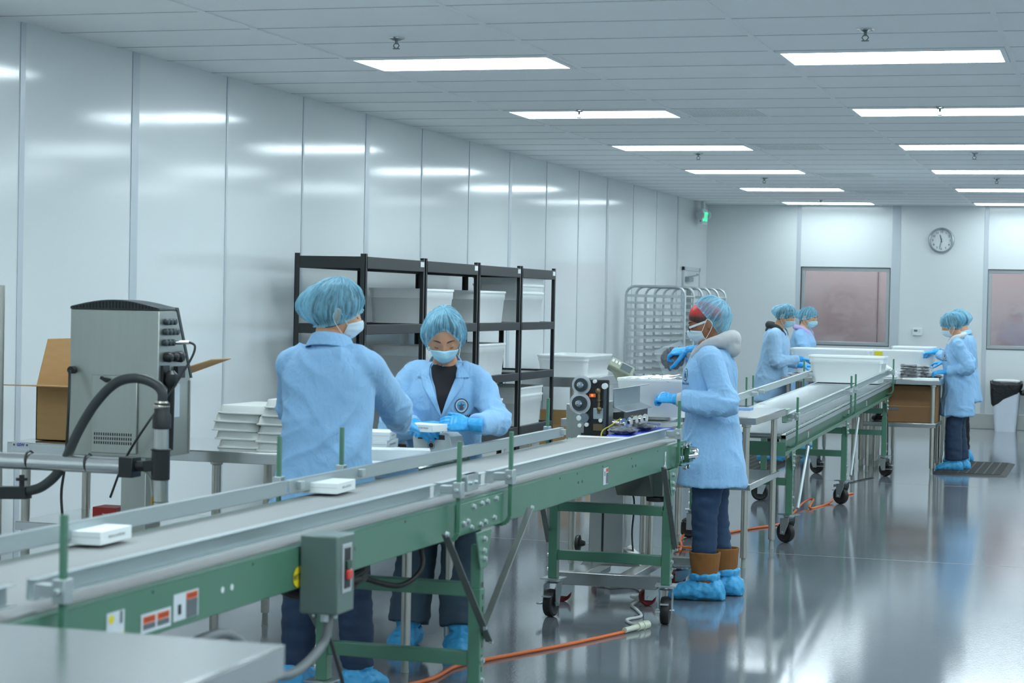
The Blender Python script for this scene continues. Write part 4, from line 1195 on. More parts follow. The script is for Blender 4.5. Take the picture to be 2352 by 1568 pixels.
hose = [P(371, 935), P(372, 900), P(350, 878), P(310, 868), P(265, 880), P(220, 925), P(180, 990), P(140, 1075), P(100, 1115), P(60, 1128), P(20, 1132), P(-120, 1135)]
MB().tube(spline(hose, 8), .0185, 14).build('umbilical_hose', mat('hose_black', rgb(48, 54, 55), .45, 0, .1, bump=.4, bscale=400, bdist=.001), pa)
b = MB(); b.bar(P(-60, 1130), P(65, 1131), .05, .045).cyl(P(50, 1120), P(50, 1090), .01, n=10).cyl(P(50, 1103), P(50, 1097), .022, n=12)
b.build('hose_clamp', M_BLACKP, pa)
MB().tube(spline([P(330, 1078), P(345, 1100), P(350, 1150)]), .004, 8).build('sensor_wire', M_GREYP, pa)
MB().cyl(P(350, 1140), P(349, 1160), .006, n=8).build('brass_fitting', mat('brass', rgb(176, 148, 70), .3, .8), pa)
pp = MB().cyl((0, 0, 0), (0, 0, 1.62-.05), .022, n=14).build('steel_post', M_TUBE); pp.location = tuple(cordp(-6, 1000, 7.2)[:2])+(0,)
tag(pp, 'upright steel post at the left edge of the photo', 'post')
cord([tuple(cordp(160, 850, 7.45)), tuple(cordp(158, 930, 7.4)), tuple(cordp(150, 1060, 7.4)), tuple(cordp(141, 1130, 7.4)), tuple(cordp(144, 1200, 7.4)), (-4.2, 7.5, .3), (-4.2, 7.6, .01)], .006, M_BLACKP, 'power_cable', 'black cable hanging down the left side of the coding machine', 'cable')

# ------------------------------------------------------------------ band sealer with coder
bs = empty('band_sealer', (-2.52, 10.4, 0), 0, 'steel bag sealing machine with blue belt and black coder on a wheeled pedestal', 'machine')
m_pol = mat('sealer_steel', rgb(184, 186, 182), .26, .9, .08, 3, stretch=(1, 1, 6))
MB().box((-.16, .0, .14), (.03, .17, .62)).build('pedestal_column', m_pol, bs, bevel=.004)
MB().box((-.06, -.02, .6), (.06, .16, .74)).build('column_sleeve', M_BLACKP, bs)
b = MB(); b.prism([V((-.2, -.52, .1)), V((.33, -.52, .1)), V((.36, -.52, .165)), V((.36, -.52, .165)), V((-.2, -.52, .165))], (0, .06, 0))
b.box((-.16, -.48, .11), (-.08, .42, .15)).box((.1, -.48, .11), (.18, .42, .15)).box((-.22, .36, .1), (.34, .42, .16)).prism([V((-.2, -.02, .14)), V((-.14, -.02, .14)), V((-.14, -.02, .22))], (0, .2, 0)).prism([V((.03, .0, .14)), V((.14, .0, .14)), V((.03, .0, .24))], (0, .17, 0))
b.build('pedestal_base', m_pol, bs, bevel=.003)
m_redw = mat('red_wheel', rgb(112, 30, 36), .4)
for x, y in ((-.16, -.42), (.28, -.38), (-.16, .36), (.28, .36)):
    make_caster(bs, x, y, .4, .045, .118, m_redw, brake=False)
b = MB(); b.bar((-.05, -.04, .44), (-.12, -.03, .432), .01, .01).cyl((-.125, -.03, .43), (-.05, -.03, .438), .006, n=8)
b.build('clamp_handle', M_CHROME, bs)
MB().box((-.09, -.0015, .2), (-.078, -.0005, .42)).build('column_slot', M_BLACKP, bs)
MB().lathe([(.04, 0), (.045, .008), (.045, .02), (.02, .025), (.012, .05)], (-.235, .02, .25), (1, 0, 0), n=20).build('hand_wheel', M_BLACKP, bs)
bed = MB().box((-.01, -.3, .80), (.23, .53, .85)).build('sealer_bed', M_STEEL, bs, bevel=.003)
MB().prism([V((.0, y, z)) for y, z in stadium(-.28, .51, .842, .018, 8)], (.18, 0, 0)).build('blue_belt', M_BLUEBELT, bs, angle=40)
MB().cyl((-.012, -.305, .834), (.192, -.305, .834), .012, n=14).build('front_roller', M_CHROME, bs)
MB().prism([V((-.01, -.28, .80)), V((-.01, .0, .52)), V((-.01, .18, .52)), V((-.01, .3, .80))], (.2, 0, 0)).build('motor_guard', mat('guard_dark', rgb(120, 128, 122), .3, .8), bs, bevel=.003)
MB().prism([V((.04, .02, .80)), V((.09, .02, .52)), V((.235, .02, .52)), V((.235, .02, .80))], (0, .2, 0)).build('motor_housing', MATS['guard_dark'], bs, bevel=.003)
MB().lathe([(.05, 0), (.056, .004), (.056, .024), (.04, .028)], (.19, .08, .49), n=24).cyl((.215, .1, .46), (.215, .1, .435), .012, n=12).build('levelling_knob', M_BLACKP, bs)
cabn = MB().box((-.30, .0, .80), (-.155, .5, 1.0)).build('control_cabinet', MATS['cabinet_steel'], bs, bevel=.004)
# coder plate with reels
cp = MB().box((-.17, -.12, .845), (-.035, -.108, 1.14)).build('coder_plate', M_BLACKP, bs, bevel=.008)
def reel(x, z, r, m_film):
    o = MB().lathe([(r*.3, 0), (r, 0), (r, .003), (r*.3, .003)], (x, -.135, z), (0, -1, 0), n=32).build('reel', m_film, bs)
    MB().lathe([(.01, .001), (r*.7, .001), (r*.7, .018), (.01, .018)], (x, -.135, z), (0, -1, 0), n=28).build('ribbon_roll', mat('ribbon', rgb(52, 62, 68), .35), o)
    MB().lathe([(.016, .015), (.018, .03), (.012, .036), (.004, .037)], (x, -.137, z), (0, -1, 0), n=18).build('reel_hub', M_CHROME, o)
m_film = mat('reel_clear', rgb(215, 222, 226), .15, alpha=.55)
reel(-.182, 1.11, .052, m_film)
reel(-.188, 1.012, .058, m_film)
MB().lathe([(.001, 0), (.026, 0), (.026, .02), (.001, .021)], (-.165, -.12, .935), (0, -1, 0), n=20).build('drive_disc', mat('disc_grey', rgb(112, 126, 136), .4), bs)
for x, z, r in ((-.055, 1.107, .016), (-.192, .934, .014), (-.15, .9, .011), (-.187, .895, .011), (-.074, .925, .01), (-.11, 1.13, .01)):
    MB().lathe([(.003, 0), (r, 0), (r, .02), (.003, .022)], (x, -.122, z), (0, -1, 0), n=16).build('guide_roller', M_WHITEP, bs)
b = MB()
for x, z, r in ((-.09, 1.08, .016), (-.085, 1.03, .01), (-.083, .985, .014)):
    b.lathe([(.003, 0), (r, 0), (r*.9, .02), (.003, .025)], (x, -.122, z), (0, -1, 0), n=14)
b.cyl((-.086, -.13, .96), (-.086, -.13, 1.08), .008, n=10).box((-.115, -.13, .87), (-.055, -.12, .905))
b.build('coder_linkage', mat('bronze', rgb(128, 112, 84), .35, .7), bs)
MB().box((-.118, -.128, .93), (-.06, -.121, .99)).build('sensor_block', M_ZINC, bs, bevel=.003)
MB().box((-.14, -.132, 1.045), (-.105, -.122, 1.065)).build('indicator', mat('orange_indicator', rgb(220, 110, 30), .4), bs, bevel=.002)
MB().ell((-.123, -.134, 1.056), (.006, .004, .006), 10, 8).build('indicator_light', mat('red_led', rgb(255, 60, 40), .4, emit=(1, .08, .03, 1), estr=4.0), bs)
MB().box((-.062, -.135, .85), (-.045, -.122, 1.11)).build('coder_arm', mat('arm_dark', rgb(64, 74, 82), .4), bs, bevel=.003)
b = MB(); b.box((-.03, -.05, .99), (-.022, .55, 1.09)).prism([V((-.03, -.05, 1.09)), V((.03, -.05, 1.10)), V((.03, -.05, 1.094)), V((-.03, -.05, 1.084))], (0, .6, 0)).prism([V((-.03, -.05, .99)), V((.045, -.05, .965)), V((.045, -.05, .972)), V((-.03, -.05, .998))], (0, .6, 0))
b.build('sealer_cover', M_ALU, bs, bevel=.002)
MB().box((-.03, -.04, .93), (.03, .52, .965)).build('sealer_head', M_BLACKP, bs)
for y in (-.08, .05, .18, .3, .42):
    MB().lathe([(.004, 0), (.028, 0), (.03, .006), (.028, .012), (.004, .014)], (.03, y, .91), (1, -.5, 0), n=20).cyl((-.02, y, .91), (.05, y-.02, .91), .01, n=10).build('drive_wheel', M_CHROME, bs)
MB().tube(spline([(.03, .3, .93), (.02, .0, .94), (-.02, -.12, .9), (-.045, -.2, .875), (-.04, -.24, .84), (.0, -.27, .82)]), .004, 8).build('yellow_tape', mat('tape_yellow', rgb(196, 182, 72), .4), bs)
MB().box((-.2, -.06, .80), (-.01, .0, .85)).build('machine_sill', M_BLACKP, bs)
MB().tube(spline([(.0, .05, .6), (.06, .1, .5), (.05, .12, .3), (.07, .1, .15)]), .005, 8).build('machine_cable', M_RUBBER, bs)

# scale with tilted display behind the sealer, and the tote of foil bags
ds = empty('bench_scale', (-2.75, 11.32, .886), .2, 'grey bench scale with tilted display on a post behind the white tote', 'scale')
MB().box((-.12, -.25, 0), (.3, .05, .02)).build('scale_platform', M_STEEL, ds, bevel=.003)
MB().cyl((0, .12, 0), (0, .12, .23), .014, n=12).box((-.03, .08, 0), (.03, .16, .012)).build('display_post', M_GREYP, ds)
Mx = Matrix.Translation((.0, .1, .275)) @ Matrix.Rotation(.45, 4, 'Y') @ Matrix.Rotation(-.35, 4, 'X')
m_ind = mat('indicator_case', rgb(160, 166, 148), .45)
MB().box((-.075, -.055, -.03), (.075, .045, .03), M=Mx).build('display_case', m_ind, ds, bevel=.01)
MB().box((-.005, -.0565, -.018), (.06, -.055, .022), M=Mx).build('display_screen', mat('lcd', rgb(92, 104, 108), .3), ds)
b = MB()
for i in range(3):
    b.box((-.066+.02*i, -.057, .002), (-.053+.02*i, -.055, .018), M=Mx)
b.build('display_keys', M_WHITEP, ds)
MB().prism([Mx @ V((-.05, .0, -.03)), Mx @ V((.04, .0, -.03)), V((.02, .1, .2)), V((-.02, .1, .2))], (0, .04, 0)).build('display_neck', m_ind, ds)
make_tote(.42, .36, .215, 'white plastic tote full of foil bags on the table beside the sealing machine', (-2.5, 11.22, .908), .0)
gf = 'silver foil bags in the tote'
for k, (x, y, z, rz) in enumerate(((-2.6, 11.15, 1.075, .2), (-2.47, 11.13, 1.085, -.3), (-2.38, 11.2, 1.08, .5), (-2.55, 11.3, 1.085, 1.0), (-2.42, 11.32, 1.09, .1))):
    packet((x, y, z), 'silver foil bag in the white tote, %s' % ('at its near left corner', 'at the middle of its near side', 'by the worker chest', 'at its far left corner', 'at the far right corner')[k], gf, M_FOIL, .2, .14, .05, rz, False, seed=50+k)
packet((-2.46, 10.22, .862), 'clear foil packet on the front end of the blue sealer belt', 'packets on the blue belt', None, .13, .15, .036, .2, True, seed=70)
packet((-2.43, 10.62, .862), 'clear foil packet farther back on the blue sealer belt', 'packets on the blue belt', None, .12, .18, .036, -.1, True, seed=71)
ct = MB().box((-.08, -.06, 0), (.08, .06, .012)).build('blue_cloth', mat('cloth_blue', rgb(120, 160, 200), .6)); ct.location = (-2.25, 12.45, .8955)
tag(ct, 'folded blue glove wrapper on the long steel table behind the hooded worker', 'wrapper')
bx2 = empty('cardboard_box', (-4.85, 18.0, .0), 0, 'brown cardboard box on the floor under the wall table beyond the shelving', 'cardboard box')
MB().box((-.2, -.3, 0), (.2, .3, .42)).build('box_body', M_CARD, bx2, bevel=.003)
MB().prism([V((-.2, -.3, .42)), V((.2, -.3, .42)), V((.22, -.36, .56)), V((-.18, -.36, .56))], (0, .004, 0)).build('box_flap', M_CARD, bx2)
# ------------------------------------------------------------------ people
def at(px, py, Y):
    d = F_+R_*((px-1176)/4595.07)-U_*((py-784)/4595.07)
    return V((d.x*Y/d.y, Y, 1.55+d.z*Y/d.y))

def remesh(mb, voxel, it=4, fac=.5):
    me = mb.mesh('tmp')
    o = bpy.data.objects.new('tmp', me); C.objects.link(o)
    m = o.modifiers.new('r', 'REMESH'); m.mode = 'VOXEL'; m.voxel_size = voxel; m.use_smooth_shade = True
    if it:
        s = o.modifiers.new('s', 'SMOOTH'); s.factor = fac; s.iterations = it
    dg = bpy.context.evaluated_depsgraph_get()
    r = bpy.data.meshes.new_from_object(o.evaluated_get(dg))
    bpy.data.objects.remove(o)
    return r

def link_mesh(me, name, m, parent, org, fn=None, drop=None):
    """mesh in world space -> object under its person"""
    org = V(org)
    if fn:
        ns = [v.normal.copy() for v in me.vertices]
        for v, n_ in zip(me.vertices, ns):
            v.co = v.co+fn(v.co, n_)
    if drop:
        bm = bmesh.new(); bm.from_mesh(me)
        bmesh.ops.delete(bm, geom=[f for f in bm.faces if drop(f.calc_center_median(), f.normal)], context='FACES')
        bm.to_mesh(me); bm.free()
    for v in me.vertices: v.co = v.co-org
    me.name = name
    o = bpy.data.objects.new(name, me); C.objects.link(o)
    me.materials.clear(); me.materials.append(m)
    me.polygons.foreach_set('use_smooth', [True]*len(me.polygons))
    o.parent = parent
    return o

def wbuild(mb, name, m, parent, org, **k):
    org = V(org)
    mb.v = [tuple(V(v)-org) for v in mb.v]
    return mb.build(name, m, parent, **k)

def coat_mat(name, c):
    m = mat(name, c, .75, 0, .05, 3, sheen=.1)
    nt = m.node_tree; N, L = nt.nodes, nt.links; b = N['Principled BSDF']
    tc = N['Texture Coordinate']
    hs_ = []
    for sc_, st_, am_ in ((9, (1, 1, .55), 1.0), (21, (1, 1, .7), .5)):
        mp = N.new('ShaderNodeMapping'); mp.inputs['Scale'].default_value = st_; mp.inputs['Rotation'].default_value = (.5, .3, .2)
        nz = N.new('ShaderNodeTexNoise'); nz.inputs['Scale'].default_value = sc_; nz.inputs['Detail'].default_value = 2; nz.inputs['Distortion'].default_value = .9
        L.new(tc.outputs['Object'], mp.inputs[0]); L.new(mp.outputs[0], nz.inputs['Vector'])
        s1 = N.new('ShaderNodeMath'); s1.operation = 'SUBTRACT'; s1.inputs[1].default_value = .5; L.new(nz.outputs['Fac'], s1.inputs[0])
        s2 = N.new('ShaderNodeMath'); s2.operation = 'ABSOLUTE'; L.new(s1.outputs[0], s2.inputs[0])
        s3 = N.new('ShaderNodeMath'); s3.operation = 'MULTIPLY'; s3.inputs[1].default_value = -am_; L.new(s2.outputs[0], s3.inputs[0])
        hs_.append(s3)
    ad = N.new('ShaderNodeMath'); ad.operation = 'ADD'; L.new(hs_[0].outputs[0], ad.inputs[0]); L.new(hs_[1].outputs[0], ad.inputs[1])
    bp = N.new('ShaderNodeBump'); bp.inputs['Strength'].default_value = .32; bp.inputs['Distance'].default_value = .045
    L.new(ad.outputs[0], bp.inputs['Height']); L.new(bp.outputs[0], b.inputs['Normal'])
    return m
M_COAT = coat_mat('lab_coat_blue', rgb(138, 184, 223))
M_COAT2 = coat_mat('lab_coat_pale', rgb(156, 194, 226))
M_GLOVE = mat('nitrile_glove', rgb(54, 164, 226), .38, 0, .06, 30, bump=.2, bscale=60, bdist=.002)
M_SHOE = mat('shoe_cover_blue', rgb(66, 164, 216), .5, 0, .12, 30, bump=.6, bscale=45, bdist=.006)
M_MASK = mat('mask_white', rgb(208, 226, 234), .7, 0, .02, 30)
M_MASKB = mat('mask_blue', rgb(166, 212, 228), .7, 0, .03, 30)
M_LOOP = mat('ear_loop', rgb(225, 232, 234), .6)
M_BLACKC = mat('black_cloth', rgb(24, 24, 28), .85, 0, .1, 30)
M_DARKHAIR = mat('dark_hair', rgb(34, 27, 24), .5, 0, .25, 30, stretch=(1, 1, 8))
M_BROW = mat('brow_hair', rgb(42, 30, 24), .7)
def jeans(name, c): return mat(name, c, .8, 0, .22, 7, bump=.3, bscale=260, bdist=.001)
M_JEAN = jeans('denim_dark', rgb(38, 58, 84))
M_JEANB = jeans('denim_faded', rgb(62, 82, 96))
M_JEANS = jeans('denim_slim', rgb(36, 62, 92))
M_BLACKPANT = mat('black_trousers', rgb(26, 28, 32), .8)

def net_mat():
    m = bpy.data.materials.new('hair_net_film'); m.use_nodes = True
    nt = m.node_tree; N, L = nt.nodes, nt.links
    b = N['Principled BSDF']; out = N['Material Output']
    tc = N.new('ShaderNodeTexCoord')
    # streaks that run from the crown to the elastic
    sp_ = N.new('ShaderNodeVectorMath'); sp_.operation = 'NORMALIZE'; L.new(tc.outputs['UV'], sp_.inputs[0])
    mp = N.new('ShaderNodeVectorMath'); mp.operation = 'MULTIPLY_ADD'; mp.inputs[1].default_value = (1.6, 1.6, 1); mp.inputs[2].default_value = (0, 0, 0)
    L.new(sp_.outputs[0], mp.inputs[0])
    nw = N.new('ShaderNodeTexNoise'); nw.inputs['Scale'].default_value = 9; L.new(tc.outputs['Object'], nw.inputs['Vector'])
    ad = N.new('ShaderNodeVectorMath'); ad.operation = 'MULTIPLY_ADD'; ad.inputs[1].default_value = (.55, .55, .55)
    L.new(nw.outputs['Color'], ad.inputs[0]); L.new(mp.outputs[0], ad.inputs[2])
    nz = N.new('ShaderNodeTexNoise'); nz.inputs['Scale'].default_value = 5.5; nz.inputs['Detail'].default_value = 6; nz.inputs['Roughness'].default_value = .62
    L.new(ad.outputs[0], nz.inputs['Vector'])
    cr = N.new('ShaderNodeValToRGB'); cr.color_ramp.elements[0].position = .36; cr.color_ramp.elements[1].position = .70
    cr.color_ramp.elements[0].color = (.14, .14, .14, 1); cr.color_ramp.elements[1].color = (.80, .80, .80, 1)
    L.new(nz.outputs['Fac'], cr.inputs[0])
    b.inputs['Base Color'].default_value = rgb(140, 204, 230)
    b.inputs['Roughness'].default_value = .55
    tr = N.new('ShaderNodeBsdfTransparent'); tr.inputs[0].default_value = (.75, .92, 1, 1)
    mx = N.new('ShaderNodeMixShader')
    L.new(cr.outputs[0], mx.inputs[0]); L.new(tr.outputs[0], mx.inputs[1]); L.new(b.outputs[0], mx.inputs[2])
    bp = N.new('ShaderNodeBump'); bp.inputs['Strength'].default_value = .5; bp.inputs['Distance'].default_value = .006
    L.new(nz.outputs['Fac'], bp.inputs['Height']); L.new(bp.outputs[0], b.inputs['Normal'])
    L.new(mx.outputs[0], out.inputs[0])
    return m
M_NET = net_mat()

def red_hair_mat():
    m = bpy.data.materials.new('red_dyed_hair'); m.use_nodes = True
    nt = m.node_tree; N, L = nt.nodes, nt.links; b = N['Principled BSDF']
    tc = N.new('ShaderNodeTexCoord'); sx = N.new('ShaderNodeSeparateXYZ'); L.new(tc.outputs['Object'], sx.inputs[0])
    mr = N.new('ShaderNodeMapRange'); mr.inputs[1].default_value = 1.478; mr.inputs[2].default_value = 1.508
    L.new(sx.outputs['Z'], mr.inputs[0])
    mp = N.new('ShaderNodeMapping'); mp.inputs['Scale'].default_value = (3, 3, .5); mp.inputs['Rotation'].default_value = (0, .7, 0); L.new(tc.outputs['Object'], mp.inputs[0])
    nz = N.new('ShaderNodeTexNoise'); nz.inputs['Scale'].default_value = 70; L.new(mp.outputs[0], nz.inputs['Vector'])
    bp = N.new('ShaderNodeBump'); bp.inputs['Strength'].default_value = .5; bp.inputs['Distance'].default_value = .004; L.new(nz.outputs['Fac'], bp.inputs['Height']); L.new(bp.outputs[0], b.inputs['Normal'])
    ad = N.new('ShaderNodeMath'); ad.operation = 'MULTIPLY_ADD'; ad.inputs[1].default_value = .6; ad.inputs[2].default_value = -.3
    L.new(nz.outputs['Fac'], ad.inputs[0])
    a2 = N.new('ShaderNodeMath'); a2.operation = 'ADD'; L.new(mr.outputs[0], a2.inputs[0]); L.new(ad.outputs[0], a2.inputs[1])
    cr = N.new('ShaderNodeValToRGB'); cr.color_ramp.elements[0].color = rgb(46, 28, 24); cr.color_ramp.elements[1].color = rgb(205, 38, 32)
    L.new(a2.outputs[0], cr.inputs[0]); L.new(cr.outputs[0], b.inputs['Base Color']); b.inputs['Roughness'].default_value = .4
    return m

def hpt(d, feat=1.0):
    """point of the bare head surface for a unit direction (x right, y forward, z up)"""
    dx, dy, dz = d
    x, y, z = .0735*dx, .094*dy, .113*dz
    if dz < 0:
        k = -dz
        x *= 1-.28*k**1.6
        y *= (1-.04*k) if dy > 0 else (1-.35*k)
    if dy > 0:
        f = feat
        t = max(0, min(1, (.02-z)/.052)) if z > -.034 else max(0, 1-(-.034-z)/.009)
        y += f*.023*exp(-(x/(.007+.006*t))**2)*t*(1 if z < .02 else 0)
        y -= f*.009*exp(-((abs(x)-.031)/.015)**2-((z-.004)/.012)**2)
        y += f*.004*exp(-((abs(x)-.028)/.02)**2-((z-.024)/.008)**2)
        y += f*.004*exp(-((abs(x)-.04)/.018)**2-((z+.03)/.02)**2)
        y += f*.006*exp(-(x/.022)**2-((z+.064)/.013)**2)
        y += f*.004*exp(-(x/.02)**2-((z+.1)/.014)**2)
    return V((x, y, z))
def sph(th, ph): return (sin(th)*sin(ph), sin(th)*cos(ph), cos(th))

def hand_shape(b, wr, d, n_, side, k=1.0, curl=(.55, .6, .65, .7), spread=.06, thumb=.7, sc=1.0, pinch=0):
    """palm, four jointed fingers and a thumb. d: finger direction, n_: back of the hand, side: +1 thumb toward d x n"""
    d = V(d).normalized(); n_ = V(n_); n_ = (n_-d*n_.dot(d)).normalized(); x = d.cross(n_).normalized()*side
    wr = V(wr)
    rs = []
    for t, w_, h in ((-.03, .026, .020), (0, .027, .019), (.03, .036, .016), (.06, .041, .0145), (.083, .040, .013), (.092, .034, .009)):
        c = wr+d*t*sc
        rs.append([c+x*(w_*sc*cos(a)*(k if w_ > .03 else k))+n_*(h*sc*k*sin(a)) for a in [2*pi*i/14 for i in range(14)]])
    b.rings(rs)
    for i, (L, off, r) in enumerate(((.070, .029, .0088), (.078, .010, .009), (.073, -.010, .0086), (.058, -.028, .0078))):
        p = wr+d*(.080*sc)+x*off*sc
        pts = [p-d*.015*sc, p]; a = curl[i]*.5; dr = (d+x*off*spread*20*.12).normalized()
        for sg, f in ((.45, 1.0), (.32, 1.5), (.23, 1.25)):
            dd = dr*cos(a)-n_*sin(a)
            p = p+dd*L*sg*sc; pts.append(p); a += curl[i]*f*.75
        b.tube(pts, [r*sc*k*1.08, r*sc*k*1.1, r*sc*k, r*sc*k*.93, r*sc*k*.75], 9)
        b.ell(pts[-1], [r*sc*k*.76]*3, 8, 6)
    p = wr+d*.022*sc+x*.027*sc-n_*.004
    td = (d*.62+x*.62-n_*thumb*.5).normalized()
    q = p+td*.045*sc; td2 = (td*.7+d*.45-n_*thumb*.35-x*pinch).normalized(); r_ = q+td2*.034*sc; e_ = r_+(td2*.8+d*.25-x*pinch).normalized()*.026*sc
    b.tube([p-td*.012*sc, p, q, r_, e_], [.0135*sc*k, .0125*sc*k, .0112*sc*k, .0102*sc*k, .0075*sc*k], 9); b.ell(e_, [.0076*sc*k]*3, 8, 6)

def ik(s, w_, l1, l2, pole):
    s, w_, pole = V(s), V(w_), V(pole)
    d = w_-s; L = d.length
    if L > (l1+l2)*.985:
        l1 *= L/((l1+l2)*.985); l2 = L/.985-l1
    dn = d.normalized(); a = (l1*l1-l2*l2+L*L)/(2*L); h = sqrt(max(1e-6, l1*l1-a*a))
    pn = pole-dn*pole.dot(dn)
    return s+dn*a+pn.normalized()*h

def person(base, face, H, label, skin, wristL, wristR, handL, handR, poleL, poleR, head=(0, 0.2, 0), lean=.08, hem=.6, feet=None,
           coat=M_COAT, pants=M_JEAN, leg_r=(.082, .066, .06), width=1.0, depth=1.0, vox=.008, bvox=.0045, net=(0, -1, .2, .03), hair=M_DARKHAIR,
           mask=M_MASK, shirt=None, hood=None, collar=None, net_front=1.12, net_back=2.05, boots=None, seed=0, hip_fwd=0.0, fingers=None, net_scale=1.0, netgrow=.016, hand_n=None, hair_front=None, net_side=.16, net_tilt=0, sleeve=1.0, cuffs=None, neck_fwd=.03, curlL=None, curlR=None, thumbL=.7, thumbR=.7):
    bx_, by_ = base
    org = V((bx_, by_, 0))
    root = empty('person', org, 0, label, 'person')
    f = V((face[0], face[1], 0)).normalized(); r = V((f.y, -f.x, 0)); Z = V((0, 0, 1))
    k = H/1.6
    hc = org+Z*.5*H+f*hip_fwd
    Ls = .335*H
    N_ = 24
    P_ = [hc.copy()]; A_ = [0]
    for i in range(N_):
        a = lean*(.35+.65*i/N_)*1.3
        P_.append(P_[-1]+(f*sin(a)+Z*cos(a))*Ls/N_); A_.append(a)
    def pt(t):
        i = min(N_, max(0, int(round(t*N_))))
        a = A_[i]
        return P_[i], f*sin(a)+Z*cos(a), f*cos(a)-Z*sin(a)
    sw = .150*k*width
    shp, shu, shf = pt(.865)
    SL = shp-r*sw; SR = shp+r*sw
    l1, l2 = .172*H, .158*H
    EL = ik(SL, wristL, l1, l2, poleL); ER = ik(SR, wristR, l1, l2, poleR)
    # head frame
    nb, nu, nf = pt(1.0)
    hy, hp_, hr = head
    hcen = nb+nu*(.108*k+.010)+f*neck_fwd+f*.03*sin(hp_)-Z*.012*hp_
    q = Matrix.Rotation(-hy, 3, 'Z')
    hf = q @ f; hrx = q @ r
    hf2 = hf*cos(hp_)-Z*sin(hp_); hu = hf*sin(hp_)+Z*cos(hp_)
    if hr:
        Rr = Matrix.Rotation(hr, 3, hf2); hrx = Rr @ hrx; hu = Rr @ hu
    hs = .98*k**.5
    T = lambda p: hcen+(hrx*p[0]+hf2*p[1]+hu*p[2])*hs
    # ---- body: one continuous surface
    b = MB()
    nth, nph = 46, 56
    b.rings([[T(hpt(sph(max(.02, min(pi-.02, pi*i/nth)), 2*pi*j/nph))) for j in range(nph)] for i in range(nth+1)])
    for s in (-1, 1):
        b.ell(T((s*.031, .0705, .003)), (.0145*hs, .0125*hs, .0115*hs), 14, 10)
        Me = Matrix((hrx, hf2, hu)).transposed() @ Matrix.Rotation(s*.35, 3, 'Z')
        b.ell(T((s*.075, -.012, -.004)), (.009, .019, .031), 12, 10, M=Me)
    b.tube([T((0, -.018, -.03)), T((0, -.022, -.09)), nb+nu*.02, nb-nu*.05], [.05*k, .05*k, .056*k, .075*k], 18)
    tor = []
    for t, a, bb in ((0, .14, .10), (.3, .125, .09), (.6, .13, .095), (.8, .145, .09), (.92, .12, .075), (1.0, .06, .055)):
        c, u_, fw = pt(t)
        tor.append([c+r*a*k*cos(x)+fw*bb*k*sin(x) for x in [2*pi*i/20 for i in range(20)]])
    b.rings(tor)
    ha = []
    cur0 = (.55, .6, .65, .7)
    for s, (S_, E_, W_r, hd, hn, cu, th_) in ((-1, (SL, EL, V(wristL), handL, (hand_n or {}).get('L'), curlL or cur0, thumbL)), (1, (SR, ER, V(wristR), handR, (hand_n or {}).get('R'), curlR or cur0, thumbR))):
        b.tube([S_+(shp-S_)*.5, S_, (S_+E_)/2, E_, (E_+W_r)/2, W_r], [.05, .045*k, .04*k, .036*k, .033*k, .025*k], 12)
        hd = V(hd).normalized()
        hn = V(hn) if hn else Z
        hand_shape(b, W_r+hd*.02, hd, hn, s*-1, .76, cu, thumb=th_, sc=k)
        ha.append((s, W_r+hd*.02, hd, hn, cu, th_))
    if feet is None:
        feet = (org-r*.09+f*.02, org+r*.09+f*.0)
        feet = ((feet[0].x, feet[0].y, None), (feet[1].x, feet[1].y, None))
    hipL, hipR = hc-r*.085*k-Z*.02, hc+r*.085*k-Z*.02
    fts = []
    for hj, ft in ((hipL, feet[0]), (hipR, feet[1])):
        an = V((ft[0], ft[1], .085)); fd = V((ft[2][0], ft[2][1], 0)).normalized() if ft[2] else f
        kn = (hj+an)/2+f*.02+Z*.01
        fts.append((hj, kn, an, fd))
        b.tube([hj+Z*.05, hj, kn, an, an-Z*.04], [.07, .072*k, .048*k, .034*k, .036*k], 12)
        b.tube([an-fd*.05-Z*.045, an-Z*.04, an+fd*.09-Z*.05, an+fd*.15-Z*.058], [.03, .04, .036, .02], 12)
    bm_ = remesh(b, bvox, 3)
    bvh = BVHTree.FromPolygons([v.co.copy() for v in bm_.vertices], [tuple(p.vertices) for p in bm_.polygons])
    body = link_mesh(bm_, 'body', skin, root, org)
    # ---- gloves
    for s, w_, hd, hn, cu, th_ in ha:
        g = MB(); hand_shape(g, w_, hd, hn, s*-1, 1.1, cu, thumb=th_, sc=k)
        g.tube([w_-hd*.055, w_-hd*.02, w_+hd*.01], [.034*k, .031*k, .029*k], 14)
        link_mesh(remesh(g, .0028 if vox < .01 else .004, 2, .4), 'glove', M_GLOVE, root, org, lambda p, n_: n_*.0015*noise.noise(p*70))
    if cuffs:
        for W_r, E_ in ((V(wristL), EL), (V(wristR), ER)):
            d_ = (W_r-E_).normalized()
            wbuild(MB().tube([W_r-d_*.05, W_r-d_*.03, W_r-d_*.005, W_r+d_*.012], [.036*k, .042*k, .04*k, .034*k], 18), 'sleeve_cuff', cuffs, root, org)
    # ---- trousers
    lr0, lr1, lr2 = leg_r
    g = MB()
    g.ell(hc-Z*.04, (.135*k, .105*k, .12*k), 18, 12, M=Matrix((r, f, Z)).transposed())
    bh = boots or 0
    for hj, kn, an, fd in fts:
        zt = an.z+(.02 if not bh else bh-.05)
        e = an+(kn-an)*((zt-an.z)/max(.01, kn.z-an.z))
        g.tube([hj+Z*.04, hj-Z*.06, (hj+kn)/2, kn, (kn+e)/2, e], [lr0*k*.82, lr0*k*.88, (lr0+lr1)/2*k, lr1*k, (lr1*.6+lr2*.4)*k*1.03, lr2*k], 18)
    def jf(p, n_):
        return n_*(.006*noise.noise(V((p.x*9, p.y*9, p.z*26+seed)))+.004*noise.noise(V((p.x*20, p.y*20, p.z*40+seed*3))))
